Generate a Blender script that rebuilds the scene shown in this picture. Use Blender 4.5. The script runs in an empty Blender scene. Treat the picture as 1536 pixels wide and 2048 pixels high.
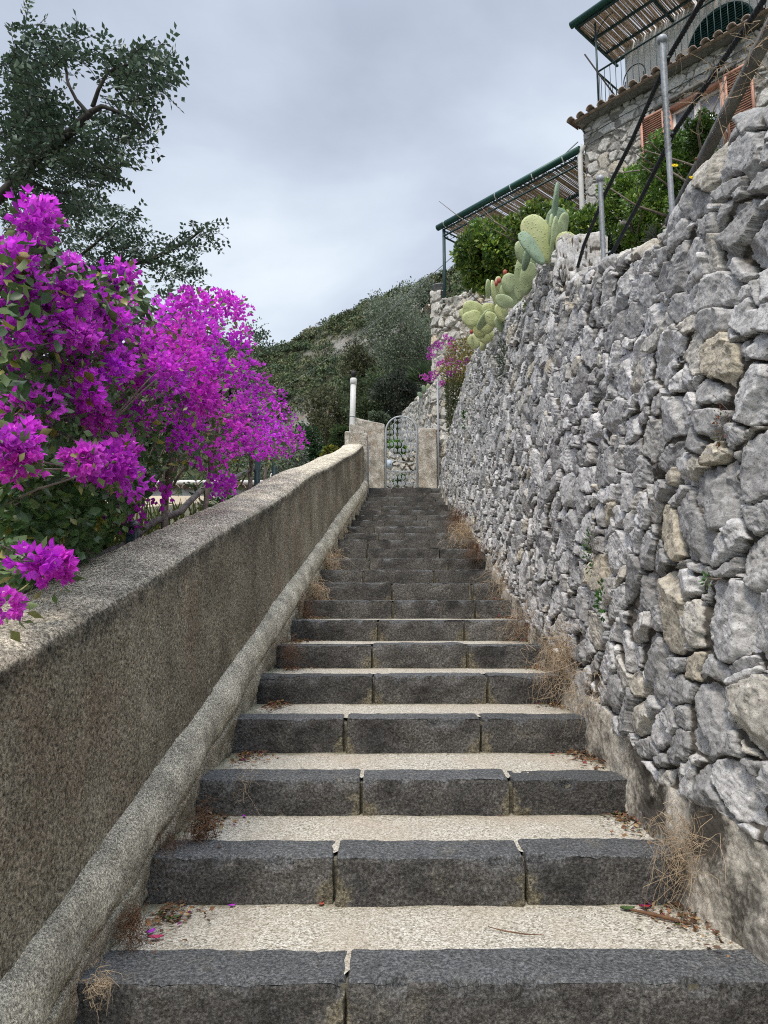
import bpy, math, random
import numpy as np
from mathutils import Vector

random.seed(7)
RNG = np.random.default_rng(11)
S = bpy.context.scene
# ------------------------------------------------------------------ camera
F, PITCH = 1450.0, math.radians(7.9)
cam_d = bpy.data.cameras.new("camera"); cam = bpy.data.objects.new("camera", cam_d)
S.collection.objects.link(cam); S.camera = cam
cam_d.sensor_fit = 'VERTICAL'; cam_d.sensor_height = 36.0; cam_d.lens = F/2048*36.0
cam_d.clip_start = 0.05; cam_d.clip_end = 3000
cam.location = (0, 0, 0); cam.rotation_euler = (math.radians(90)+PITCH, 0, 0)
S.render.resolution_x = 768; S.render.resolution_y = 1024
# ------------------------------------------------------------------ world + sun
SUN_EL, SUN_AZ = math.radians(58), math.radians(200)
W = bpy.data.worlds.new("World"); S.world = W; W.use_nodes = True
def build_world():
    nt = W.node_tree; nt.nodes.clear(); N = nt.nodes.new; L = nt.links.new
    out = N('ShaderNodeOutputWorld'); bg = N('ShaderNodeBackground')
    sky = N('ShaderNodeTexSky'); sky.sky_type = 'NISHITA'; sky.sun_disc = False
    sky.sun_elevation = SUN_EL; sky.sun_rotation = SUN_AZ; sky.air_density = 1.0; sky.dust_density = 3.0
    tc = N('ShaderNodeTexCoord')
    mp = N('ShaderNodeMapping'); mp.inputs['Scale'].default_value = (1.0, 1.0, 2.0); mp.inputs['Location'].default_value = (9.3, 3.3, 0.7)
    L(tc.outputs['Generated'], mp.inputs[0])
    n1 = N('ShaderNodeTexNoise'); n1.inputs['Scale'].default_value = 1.25; n1.inputs['Detail'].default_value = 7; n1.inputs['Roughness'].default_value = .5; n1.inputs['Distortion'].default_value = .3
    L(mp.outputs[0], n1.inputs['Vector'])
    r1 = N('ShaderNodeValToRGB'); e = r1.color_ramp.elements
    e[0].position = .37; e[0].color = (2.95, 3.3, 4.0, 1)
    e[1].position = .64; e[1].color = (5.3, 5.8, 6.3, 1)
    m_ = e.new(.5); m_.color = (3.9, 4.35, 5.1, 1)
    L(n1.outputs[0], r1.inputs[0])
    # overcast skies are brighter towards the zenith and behind the viewer
    sx = N('ShaderNodeSeparateXYZ'); L(tc.outputs['Generated'], sx.inputs[0])
    mr = N('ShaderNodeMapRange'); mr.inputs[1].default_value = .66; mr.inputs[2].default_value = .95; mr.inputs[3].default_value = 1.0; mr.inputs[4].default_value = 3.9; mr.interpolation_type = 'SMOOTHSTEP'
    L(sx.outputs['Z'], mr.inputs[0])
    mul = N('ShaderNodeVectorMath'); mul.operation = 'SCALE'; L(r1.outputs[0], mul.inputs[0]); L(mr.outputs[0], mul.inputs['Scale'])
    mx = N('ShaderNodeMix'); mx.data_type = 'RGBA'; mx.inputs[0].default_value = .9
    L(sky.outputs[0], mx.inputs[6]); L(mul.outputs[0], mx.inputs[7])
    L(mx.outputs[2], bg.inputs[0]); bg.inputs[1].default_value = .1
    L(bg.outputs[0], out.inputs[0])
build_world()
sun_d = bpy.data.lights.new("sun", 'SUN'); sun = bpy.data.objects.new("sun", sun_d); S.collection.objects.link(sun)
sun_d.energy = 1.5; sun_d.angle = math.radians(14); sun_d.color = (1.0, .90, .77)
# the sun stands high, behind and left of the viewer
_az = math.radians(200)
sdir = Vector((math.sin(_az)*math.cos(SUN_EL), math.cos(_az)*math.cos(SUN_EL), math.sin(SUN_EL)))
sun.rotation_euler = (-sdir).to_track_quat('-Z', 'Y').to_euler()
S.view_settings.view_transform = 'Standard'; S.view_settings.look = 'None'; S.view_settings.exposure = 0.78; S.view_settings.gamma = 1
S.cycles.max_bounces = 6; S.cycles.diffuse_bounces = 3; S.cycles.transparent_max_bounces = 8
S.cycles.use_denoising = False; S.cycles.filter_width = 1.1

# ------------------------------------------------------------------ helpers
CP, SP = math.cos(PITCH), math.sin(PITCH)
def ray(px, py):
    u = (px-768)/F; v = (1024-py)/F
    return np.array([u, CP-v*SP, SP+v*CP])
def atY(px, py, Y): r = ray(px, py); return r*(Y/r[1])
def atX(px, py, X): r = ray(px, py); return r*(X/r[0])

def _hash(ix, iy, iz, seed):
    h = (ix.astype(np.int64)*73856093) ^ (iy.astype(np.int64)*19349663) ^ (iz.astype(np.int64)*83492791) ^ (seed*2654435)
    h = (h ^ (h >> 13))*1274126177 & 0x7fffffff
    h = (h ^ (h >> 16))*668265263 & 0x7fffffff
    return (h ^ (h >> 15)) & 0x7fffffff
def rnd(ix, iy, iz, seed): return _hash(ix, iy, iz, seed)/float(0x7fffffff)
def noise(p, seed=0):
    """value noise, -1..1 ; p (...,3)"""
    f = np.floor(p); t = p-f; t = t*t*t*(t*(t*6-15)+10); i = f.astype(np.int64)
    x, y, z = i[..., 0], i[..., 1], i[..., 2]; r = 0
    for a in (0, 1):
        wa = t[..., 0] if a else 1-t[..., 0]
        for b in (0, 1):
            wb = t[..., 1] if b else 1-t[..., 1]
            for c in (0, 1):
                wc = t[..., 2] if c else 1-t[..., 2]
                r = r+wa*wb*wc*rnd(x+a, y+b, z+c, seed)
    return r*2-1
def fbm(p, scale=1., oct=4, seed=0, gain=.5):
    p = np.asarray(p, float)*scale; a = 1.; r = 0; s = 0
    for o in range(oct):
        r = r+a*noise(p+o*17.3, seed+o); s += a; a *= gain; p = p*2.03
    return r/s
def sstep(x, a, b):
    t = np.clip((x-a)/(b-a), 0, 1); return t*t*(3-2*t)

def link(name, me, mats, parent=None, label=None, cat=None, group=None, kind=None, smooth=False):
    o = bpy.data.objects.new(name, me); S.collection.objects.link(o)
    for m in (mats if isinstance(mats, (list, tuple)) else [mats]): me.materials.append(m)
    if parent: o.parent = parent
    tag(o, label, cat, group, kind)
    if smooth: me.shade_smooth()
    return o
def tag(o, label=None, cat=None, group=None, kind=None):
    if label: o['label'] = label
    if cat: o['category'] = cat
    if group: o['group'] = group
    if kind: o['kind'] = kind
    return o
def empty(name, loc=(0, 0, 0), label=None, cat=None, group=None, kind=None):
    o = bpy.data.objects.new(name, None); S.collection.objects.link(o); o.location = loc
    o.empty_display_size = .1
    return tag(o, label, cat, group, kind)
def rel(o_empty, V): return V-np.array(o_empty.location)

def mesh_np(name, V, faces, attrs=None, matidx=None):
    """faces: (n,3) or (n,4) int array, or list of such arrays"""
    me = bpy.data.meshes.new(name)
    if not isinstance(faces, list): faces = [faces]
    faces = [f for f in faces if len(f)]
    V = np.asarray(V, dtype=np.float32)
    nl = sum(f.size for f in faces); nf = sum(len(f) for f in faces)
    me.vertices.add(len(V)); me.vertices.foreach_set('co', V.ravel())
    me.loops.add(nl); me.loops.foreach_set('vertex_index', np.concatenate([f.ravel() for f in faces]).astype(np.int32))
    st = []; c = 0
    for f in faces:
        st.append(c+np.arange(len(f))*f.shape[1]); c += f.size
    me.polygons.add(nf); me.polygons.foreach_set('loop_start', np.concatenate(st).astype(np.int32))
    if matidx is not None: me.polygons.foreach_set('material_index', np.asarray(matidx, dtype=np.int32))
    if attrs:
        for k, a in attrs.items():
            a = np.asarray(a, dtype=np.float32)
            if a.ndim == 1:
                at = me.attributes.new(k, 'FLOAT', 'POINT'); at.data.foreach_set('value', a)
            else:
                at = me.attributes.new(k, 'FLOAT_COLOR', 'POINT')
                if a.shape[1] == 3: a = np.concatenate([a, np.ones((len(a), 1), np.float32)], 1)
                at.data.foreach_set('color', a.ravel())
    me.update(calc_edges=True); me.validate()
    return me
def grid_faces(nu, nv, flip=False):
    i = np.arange(nu-1)[:, None]*nv+np.arange(nv-1)[None, :]
    f = np.stack([i, i+nv, i+nv+1, i+1], -1).reshape(-1, 4)
    return f[:, ::-1] if flip else f

class MB:
    """collects shapes into one mesh"""
    def __init__(s): s.V = []; s.Q = []; s.T = []; s.n = 0
    def add(s, V, Q=None, T=None):
        V = np.asarray(V, float)
        if Q is not None and len(Q): s.Q.append(np.asarray(Q, int)+s.n)
        if T is not None and len(T): s.T.append(np.asarray(T, int)+s.n)
        s.V.append(V); s.n += len(V); return s
    def box(s, c, size, ax=None, ay=None):
        """c centre, size full, ax/ay horizontal unit axes"""
        ax = np.array(ax if ax is not None else (1, 0, 0), float); ax /= np.linalg.norm(ax)
        ay = np.array(ay if ay is not None else (0, 1, 0), float); ay /= np.linalg.norm(ay)
        az = np.cross(ax, ay); h = np.array(size)/2.
        V = []
        for sx in (-1, 1):
            for sy in (-1, 1):
                for sz in (-1, 1): V.append(np.array(c)+ax*h[0]*sx+ay*h[1]*sy+az*h[2]*sz)
        return s.add(V, [[0, 1, 3, 2], [4, 6, 7, 5], [0, 4, 5, 1], [2, 3, 7, 6], [0, 2, 6, 4], [1, 5, 7, 3]])
    def bar(s, a, b, w, t, up=(0, 0, 1)):
        a = np.array(a, float); b = np.array(b, float); d = b-a; L = np.linalg.norm(d); d /= L
        u = np.array(up, float); y = np.cross(u, d); y /= np.linalg.norm(y)
        return s.box((a+b)/2, (L, w, t), d, y)
    def tube(s, pts, r, n=8, cap=True):
        pts = np.asarray(pts, float); m = len(pts)
        r = np.full(m, r) if np.isscalar(r) else np.asarray(r, float)
        d = np.gradient(pts, axis=0); d /= np.linalg.norm(d, axis=1)[:, None]+1e-12
        u = np.array([0, 0, 1.]) if abs(d[0][2]) < .9 else np.array([1., 0, 0])
        x = np.cross(d[0], u); x /= np.linalg.norm(x); X = []
        for k in range(m):
            x = x-d[k]*np.dot(x, d[k]); x /= np.linalg.norm(x)+1e-12; X.append(x)
        X = np.array(X); Y = np.cross(d, X)
        a = np.arange(n)*2*math.pi/n
        V = pts[:, None]+r[:, None, None]*(np.cos(a)[None, :, None]*X[:, None]+np.sin(a)[None, :, None]*Y[:, None])
        V = V.reshape(-1, 3)
        i = np.arange(m-1)[:, None]*n; j = np.arange(n)[None, :]; j2 = (j+1) % n
        Q = np.stack([i+j, i+j2, i+n+j2, i+n+j], -1).reshape(-1, 4)
        T = []
        if cap:
            V = np.concatenate([V, pts[:1], pts[-1:]])
            c0, c1 = len(V)-2, len(V)-1; jj = np.arange(n)
            T = np.concatenate([np.stack([(jj+1) % n, jj, np.full(n, c0)], 1), np.stack([(m-1)*n+jj, (m-1)*n+(jj+1) % n, np.full(n, c1)], 1)])
        return s.add(V, Q, T)
    def sphere(s, c, r, nu=12, nv=8, sc=(1, 1, 1)):
        th = np.linspace(0, math.pi, nv); ph = np.arange(nu)*2*math.pi/nu
        V = np.stack([np.sin(th)[:, None]*np.cos(ph), np.sin(th)[:, None]*np.sin(ph), np.cos(th)[:, None]+0*ph], -1).reshape(-1, 3)*r*np.array(sc)+np.array(c)
        i = np.arange(nv-1)[:, None]*nu; j = np.arange(nu)[None]; j2 = (j+1) % nu
        return s.add(V, np.stack([i+j, i+nu+j, i+nu+j2, i+j2], -1).reshape(-1, 4))
    def data(s):
        V = np.concatenate(s.V); fs = []
        if s.Q: fs.append(np.concatenate(s.Q))
        if s.T: fs.append(np.concatenate(s.T))
        return V, fs
    def build(s, name, mats, parent=None, smooth=False, **kw):
        V, fs = s.data()
        if parent is not None: V = V-np.array(parent.matrix_world.translation if parent.parent is None else (0, 0, 0)) if False else V-ROOT(parent)
        return link(name, mesh_np(name, V, fs), mats, parent, smooth=smooth, **kw)
def ROOT(p):
    v = np.zeros(3)
    while p is not None: v = v+np.array(p.location); p = p.parent
    return v
def put(name, V, F_, mats, parent=None, attrs=None, matidx=None, smooth=False, **kw):
    V = np.asarray(V, float)
    if parent is not None: V = V-ROOT(parent)
    return link(name, mesh_np(name, V, F_, attrs, matidx), mats, parent, smooth=smooth, **kw)

# ---- leaves: template expanded by numpy
def frames(d, up=None, roll=None):
    d = d/(np.linalg.norm(d, axis=1)[:, None]+1e-9)
    if up is None: up = RNG.normal(size=d.shape)
    y = np.cross(up, d); y /= np.linalg.norm(y, axis=1)[:, None]+1e-9
    z = np.cross(d, y); return d, y, z
LEAF = (np.array([[0, 0, 0], [.45, .30, .07], [.45, -.30, .07], [.5, 0, -.02], [1, 0, .0]]), np.array([[0, 3, 1], [0, 2, 3], [1, 3, 4], [3, 2, 4]]))
LEAFLET = (np.array([[0, 0, 0], [.5, .25, .05], [.5, -.25, .05], [1, 0, 0]]), np.array([[0, 3, 1], [0, 2, 3]]))
NARROW = (np.array([[0, 0, 0], [.5, .13, .03], [.5, -.13, .03], [1, 0, 0]]), np.array([[0, 3, 1], [0, 2, 3]]))
BRACT = (np.array([[0, 0, 0], [.38, .34, .10], [.38, -.34, .10], [.5, 0, -.03], [.72, .22, .05], [.72, -.22, .05], [1.0, 0, .10]]),
         np.array([[0, 3, 1], [0, 2, 3], [1, 3, 4], [3, 2, 5], [3, 6, 4], [3, 5, 6]]))
def leaves(P, D, size, tmpl=LEAF, up=None, wid=1.):
    P = np.asarray(P, float); n = len(P); x, y, z = frames(np.asarray(D, float), up)
    T, Fc = tmpl; size = np.broadcast_to(size, (n,))
    V = P[:, None]+size[:, None, None]*(T[None, :, 0, None]*x[:, None]+wid*T[None, :, 1, None]*y[:, None]+T[None, :, 2, None]*z[:, None])
    Fa = (Fc[None]+(np.arange(n)*len(T))[:, None, None]).reshape(-1, 3)
    return V.reshape(-1, 3), Fa, len(T), len(Fc)
def rdir(n):
    v = RNG.normal(size=(n, 3)); return v/np.linalg.norm(v, axis=1)[:, None]
def in_poly(x, y, poly):
    poly = np.array(poly, float); r = np.zeros(len(x), bool); j = len(poly)-1
    for i in range(len(poly)):
        xi, yi = poly[i]; xj, yj = poly[j]
        c = ((yi > y) != (yj > y)) & (x < (xj-xi)*(y-yi)/(yj-yi+1e-9)+xi); r ^= c; j = i
    return r
def sample_poly(poly, n):
    p = np.array(poly, float); lo, hi = p.min(0), p.max(0); out = []
    c = 0
    while c < n:
        q = RNG.uniform(lo, hi, (n*3, 2)); q = q[in_poly(q[:, 0], q[:, 1], poly)]; out.append(q); c += len(q)
    return np.concatenate(out)[:n]

# ------------------------------------------------------------------ materials
def new_mat(name):
    m = bpy.data.materials.new(name); m.use_nodes = True; nt = m.node_tree; nt.nodes.clear()
    out = nt.nodes.new('ShaderNodeOutputMaterial'); b = nt.nodes.new('ShaderNodeBsdfPrincipled')
    nt.links.new(b.outputs[0], out.inputs[0]); return m, nt, b, out
class NB:
    """tiny node-graph builder"""
    def __init__(s, nt): s.nt = nt; s.tc = nt.nodes.new('ShaderNodeTexCoord')
    def n(s, t, **kw):
        nd = s.nt.nodes.new(t)
        for k, v in kw.items(): setattr(nd, k, v)
        return nd
    def L(s, a, b): s.nt.links.new(a, b)
    def coord(s, scale=(1, 1, 1)):
        mp = s.n('ShaderNodeMapping'); mp.inputs['Scale'].default_value = scale; s.L(s.tc.outputs['Object'], mp.inputs[0]); return mp.outputs[0]
    def noise(s, scale, detail=4, rough=.55, vec=None, dist=0.):
        nd = s.n('ShaderNodeTexNoise'); nd.inputs['Scale'].default_value = scale; nd.inputs['Detail'].default_value = detail
        nd.inputs['Roughness'].default_value = rough; nd.inputs['Distortion'].default_value = dist
        s.L(vec if vec is not None else s.tc.outputs['Object'], nd.inputs['Vector']); return nd.outputs[0]
    def voro(s, scale, vec=None, feature='F1', out=0):
        nd = s.n('ShaderNodeTexVoronoi'); nd.feature = feature; nd.inputs['Scale'].default_value = scale
        s.L(vec if vec is not None else s.tc.outputs['Object'], nd.inputs['Vector']); return nd.outputs[out]
    def ramp(s, f, stops, interp='LINEAR'):
        nd = s.n('ShaderNodeValToRGB'); cr = nd.color_ramp; cr.interpolation = interp; e = cr.elements
        while len(e) < len(stops): e.new(.5)
        for k, (p, c) in enumerate(stops):
            e[k].position = p; e[k].color = (c, c, c, 1) if np.isscalar(c) else (*c[:3], 1)
        s.L(f, nd.inputs[0]); return nd.outputs[0]
    def mix(s, f, a, b, mode='MIX'):
        nd = s.n('ShaderNodeMix'); nd.data_type = 'RGBA'; nd.blend_type = mode
        for k, v in ((0, f), (6, a), (7, b)):
            if isinstance(v, (int, float)): nd.inputs[k].default_value = v if k == 0 else (v, v, v, 1)
            elif isinstance(v, tuple): nd.inputs[k].default_value = (*v[:3], 1)
            else: s.L(v, nd.inputs[k])
        return nd.outputs[2]
    def math(s, op, a, b=0.):
        nd = s.n('ShaderNodeMath', operation=op)
        for k, v in enumerate((a, b)):
            if isinstance(v, (int, float)): nd.inputs[k].default_value = v
            else: s.L(v, nd.inputs[k])
        return nd.outputs[0]
    def attr(s, name, out='Color'):
        nd = s.n('ShaderNodeAttribute'); nd.attribute_name = name; return nd.outputs[out]
    def sep(s, c):
        nd = s.n('ShaderNodeSeparateColor'); s.L(c, nd.inputs[0]); return nd.outputs
    def bump(s, h, strength=.5, dist=.01, normal=None):
        nd = s.n('ShaderNodeBump'); nd.inputs['Strength'].default_value = strength; nd.inputs['Distance'].default_value = dist
        s.L(h, nd.inputs['Height'])
        if normal is not None: s.L(normal, nd.inputs['Normal'])
        return nd.outputs[0]
def simple(name, col, rough=.6, metal=0., var=.15, scale=20., bump=0., bdist=.002, spec=.4):
    m, nt, b, _ = new_mat(name); g = NB(nt)
    n = g.noise(scale, 5)
    c = g.ramp(n, [(.3, tuple(x*(1-var) for x in col)), (.7, tuple(min(1, x*(1+var)) for x in col))])
    g.L(c, b.inputs['Base Color']); b.inputs['Roughness'].default_value = rough; b.inputs['Metallic'].default_value = metal
    b.inputs['Specular IOR Level'].default_value = spec
    if bump: g.L(g.bump(n, bump, bdist), b.inputs['Normal'])
    return m
def leafmat(name, rough=.5, trans=.35, spec=.3):
    """colour comes from the leaf's own tint (attribute 'tint')"""
    m, nt, b, out = new_mat(name); g = NB(nt)
    c = g.attr('tint'); n = g.noise(25, 3); c2 = g.mix(1., c, g.ramp(n, [(.3, .8), (.7, 1.2)]), 'MULTIPLY')
    g.L(c2, b.inputs['Base Color']); b.inputs['Roughness'].default_value = rough; b.inputs['Specular IOR Level'].default_value = spec
    t = g.n('ShaderNodeBsdfTranslucent'); g.L(c2, t.inputs[0])
    mx = g.n('ShaderNodeMixShader'); mx.inputs[0].default_value = trans
    g.L(b.outputs[0], mx.inputs[1]); g.L(t.outputs[0], mx.inputs[2]); g.L(mx.outputs[0], out.inputs[0])
    return m
M_LEAF = leafmat('leaf'); M_GLOSS = leafmat('glossy_leaf', .38, .2, .5); M_BRACT = leafmat('bract', .55, .52, .2)
M_BARK = simple('bark', (.20, .165, .135), .9, var=.4, scale=30, bump=.8, bdist=.01)
M_DARKBARK = simple('dark_bark', (.05, .045, .04), .9, var=.4, scale=30, bump=.6)

def rubble_mat(name, pal, mortar, warm=(.36, .31, .22), bright=1.):
    m, nt, b, _ = new_mat(name); g = NB(nt)
    a = g.sep(g.attr('cell')); r1, mask, r2 = a[0], a[1], a[2]
    col = g.ramp(r1, [(0, pal[0]), (.15, pal[2]), (.3, pal[1]), (.5, pal[0]), (.62, pal[2]), (.8, pal[1]), (.93, pal[3]), (1, warm)])
    big = g.noise(9, 6, .62, dist=.6)
    col = g.mix(1., col, g.ramp(big, [(.28, .66), (.5, 1.0), (.72, 1.28)]), 'MULTIPLY')
    warp = g.noise(38, 6, .7)
    col = g.mix(1., col, g.ramp(warp, [(.34, .62), (.5, 1.), (.66, 1.35)]), 'MULTIPLY')
    # pale calcite streaks and dark lichen specks
    vein = g.noise(22, 4, .6, g.coord((1, .45, 2.2)), 1.5)
    col = g.mix(g.ramp(vein, [(.60, 0), (.66, .4)]), col, (.66*bright, .66*bright, .65*bright))
    spk = g.noise(120, 3, .7)
    col = g.mix(g.ramp(spk, [(.55, 0), (.68, .65)]), col, (.07, .07, .065))
    spk2 = g.noise(4.5, 5, .65)
    col = g.mix(g.ramp(spk2, [(.56, 0), (.72, .55)]), col, (.14, .13, .115))
    mo = g.mix(g.noise(45, 5, .7), tuple(x*.45 for x in mortar), tuple(x*1.6 for x in mortar))
    mk = g.math('ADD', mask, g.math('MULTIPLY', g.math('SUBTRACT', g.noise(60, 4, .7), .5), .7))
    col = g.mix(g.ramp(mk, [(.35, 0), (.62, 1)]), mo, col)
    g.L(col, b.inputs['Base Color']); b.inputs['Roughness'].default_value = .88; b.inputs['Specular IOR Level'].default_value = .25
    bb = g.bump(warp, .5, .007); bb = g.bump(g.noise(140, 5, .75), .55, .004, bb)
    g.L(bb, b.inputs['Normal'])
    return m
M_RUBBLE = rubble_mat('limestone_rubble', [(.27, .266, .258), (.42, .415, .405), (.60, .59, .575), (.50, .475, .42)], (.085, .076, .063), (.52, .465, .36))
M_RUBBLE2 = rubble_mat('pale_rubble', [(.40, .39, .36), (.52, .50, .46), (.64, .62, .57), (.56, .51, .43)], (.34, .31, .26), (.56, .44, .30))
M_HOUSESTONE = rubble_mat('house_stone', [(.34, .335, .32), (.46, .45, .425), (.60, .585, .55), (.50, .46, .40)], (.25, .24, .22), (.55, .48, .36))

def plaster_mat(name, dark, light, topcol, speck=1., scale=1., grain=85, gc=1.):
    """rendered wall: 'zone' attribute (0 face, 1 top)"""
    m, nt, b, _ = new_mat(name); g = NB(nt)
    big = g.noise(1.6*scale, 6, .6, dist=.4); col = g.mix(g.ramp(big, [(.36, 0), (.64, 1)]), dark, light)
    brown = g.noise(2.3*scale, 4, .6, g.coord((1, 1, .7)))
    col = g.mix(g.ramp(brown, [(.5, 0), (.68, .6)]), col, tuple(np.array((.30, .22, .155))*speck))
    streak = g.noise(7, 5, .6, g.coord((1, 2.2, .25)))
    col = g.mix(1., col, g.ramp(streak, [(.3, .90), (.6, 1.06)]), 'MULTIPLY')
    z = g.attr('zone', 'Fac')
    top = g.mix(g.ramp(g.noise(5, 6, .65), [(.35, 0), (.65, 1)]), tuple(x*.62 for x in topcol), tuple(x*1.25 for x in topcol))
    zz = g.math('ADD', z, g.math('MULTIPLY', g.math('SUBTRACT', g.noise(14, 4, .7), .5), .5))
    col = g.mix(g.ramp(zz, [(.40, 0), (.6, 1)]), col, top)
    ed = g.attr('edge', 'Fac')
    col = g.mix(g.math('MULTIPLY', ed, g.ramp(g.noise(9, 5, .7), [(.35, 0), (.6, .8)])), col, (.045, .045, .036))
    s1 = g.noise(grain, 4, .75)
    col = g.mix(1., col, g.ramp(s1, [(.36, 1-.78*gc), (.5, .98), (.64, 1+1.0*gc)]), 'MULTIPLY')
    v = g.voro(150)
    col = g.mix(g.ramp(v, [(.16, .55), (.30, 0)]), col, (.42, .41, .36))
    g.L(col, b.inputs['Base Color']); b.inputs['Roughness'].default_value = .92; b.inputs['Specular IOR Level'].default_value = .2
    bb = g.bump(s1, 1., .018*gc); bb = g.bump(g.noise(260, 3, .7), .5, .003, bb); g.L(bb, b.inputs['Normal'])
    return m
M_PARAPET = plaster_mat('roughcast', (.185, .158, .112), (.43, .375, .28), (.68, .61, .48))
M_CASING = plaster_mat('casing_cement', (.40, .355, .265), (.66, .60, .465), (.66, .60, .47), 1.6, 1.3, 120, .85)
M_OLDPLASTER = plaster_mat('old_plaster', (.26, .235, .19), (.60, .565, .50), (.60, .58, .54), 1.3, 3.2)

def basalt_mat():
    m, nt, b, _ = new_mat('basalt'); g = NB(nt)
    r = g.sep(g.attr('cell'))[0]; st = g.sep(g.attr('cell'))[2]; tp = g.sep(g.attr('cell'))[1]
    face = g.mix(g.ramp(g.noise(3.5, 5, .6), [(.35, 0), (.65, 1)]), (.032, .031, .030), (.105, .101, .094))
    top = g.mix(g.noise(6, 4, .6), (.052, .054, .055), (.115, .118, .118))
    col = g.mix(g.ramp(tp, [(.35, 0), (.65, 1)]), face, top)
    col = g.mix(1., col, g.ramp(r, [(0, .8), (1, 1.25)]), 'MULTIPLY')
    sn = g.math('ADD', st, g.math('MULTIPLY', g.math('SUBTRACT', g.noise(16, 5, .7), .5), 1.1))
    col = g.mix(g.ramp(sn, [(.50, 0), (.62, .75)]), col, (.17, .15, .10))
    col = g.mix(g.ramp(g.noise(5, 8, .75), [(.56, 0), (.66, .45)]), col, (.17, .155, .125))
    s = g.noise(95, 4, .75); col = g.mix(1., col, g.ramp(s, [(.34, .25), (.5, .95), (.66, 2.3)]), 'MULTIPLY')
    sp = g.voro(190); col = g.mix(g.ramp(sp, [(.10, .5), (.2, 0)]), col, (.30, .30, .28))
    g.L(col, b.inputs['Base Color']); b.inputs['Roughness'].default_value = .8; b.inputs['Specular IOR Level'].default_value = .35
    bb = g.bump(g.noise(22, 5, .65), 1., .022); bb = g.bump(s, .7, .005, bb); g.L(bb, b.inputs['Normal'])
    return m
M_BASALT = basalt_mat()
def tread_mat():
    m, nt, b, _ = new_mat('aggregate_tread'); g = NB(nt)
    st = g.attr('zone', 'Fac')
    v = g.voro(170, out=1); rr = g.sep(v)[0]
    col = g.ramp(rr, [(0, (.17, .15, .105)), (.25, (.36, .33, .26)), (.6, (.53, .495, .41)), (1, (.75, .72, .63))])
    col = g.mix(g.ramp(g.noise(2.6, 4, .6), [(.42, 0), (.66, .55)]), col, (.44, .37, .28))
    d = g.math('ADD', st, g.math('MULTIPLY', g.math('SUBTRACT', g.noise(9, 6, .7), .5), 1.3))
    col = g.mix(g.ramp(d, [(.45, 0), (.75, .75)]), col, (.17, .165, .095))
    col = g.mix(g.ramp(g.noise(60, 4, .8), [(.56, 0), (.68, .6)]), col, (.13, .12, .09))
    g.L(col, b.inputs['Base Color']); b.inputs['Roughness'].default_value = .85
    bb = g.bump(g.voro(170), .7, .004); g.L(g.bump(g.noise(70, 4), .4, .006, bb), b.inputs['Normal'])
    return m
M_TREAD = tread_mat()
M_MORTAR = simple('joint_mortar', (.135, .125, .09), .95, var=.5, scale=60, bump=1., bdist=.008)

# ------------------------------------------------------------------ stair geometry
DK = [-.6, .0, .6, 1.18, 1.75, 2.31, 2.88, 3.445, 4.08, 4.72, 5.26, 5.82, 6.4, 7.0, 7.55, 8.1, 8.68, 9.22, 9.8, 10.4, 11.0, 11.6, 12.2, 12.8, 13.4, 13.95, 14.5, 15.0]
HK = [-1.93, -1.76, -1.59, -1.42, -1.25, -1.083, -.913, -.758, -.575, -.395, -.225, -.055, .11, .285, .44, .60, .765, .93, 1.08, 1.235, 1.40, 1.565, 1.73, 1.90, 2.07, 2.235, 2.41, 2.60]
DK = np.array(DK); HK = np.array(HK)
def nose(d): return np.interp(d, DK, HK)
def xl(d): return np.interp(d, [0, 1.8, 2.31, 2.9, 4.1, 5.2, 9.2, 15, 18], [-.95, -.92, -.87, -.81, -.76, -.69, -.56, -.36, -.3])
def xr(d): return np.interp(d, [0, 2, 2.9, 4, 5.2, 9.2, 15, 18], [1.45, 1.28, 1.12, 1.13, 1.13, 1.16, 1.19, 1.2])

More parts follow.
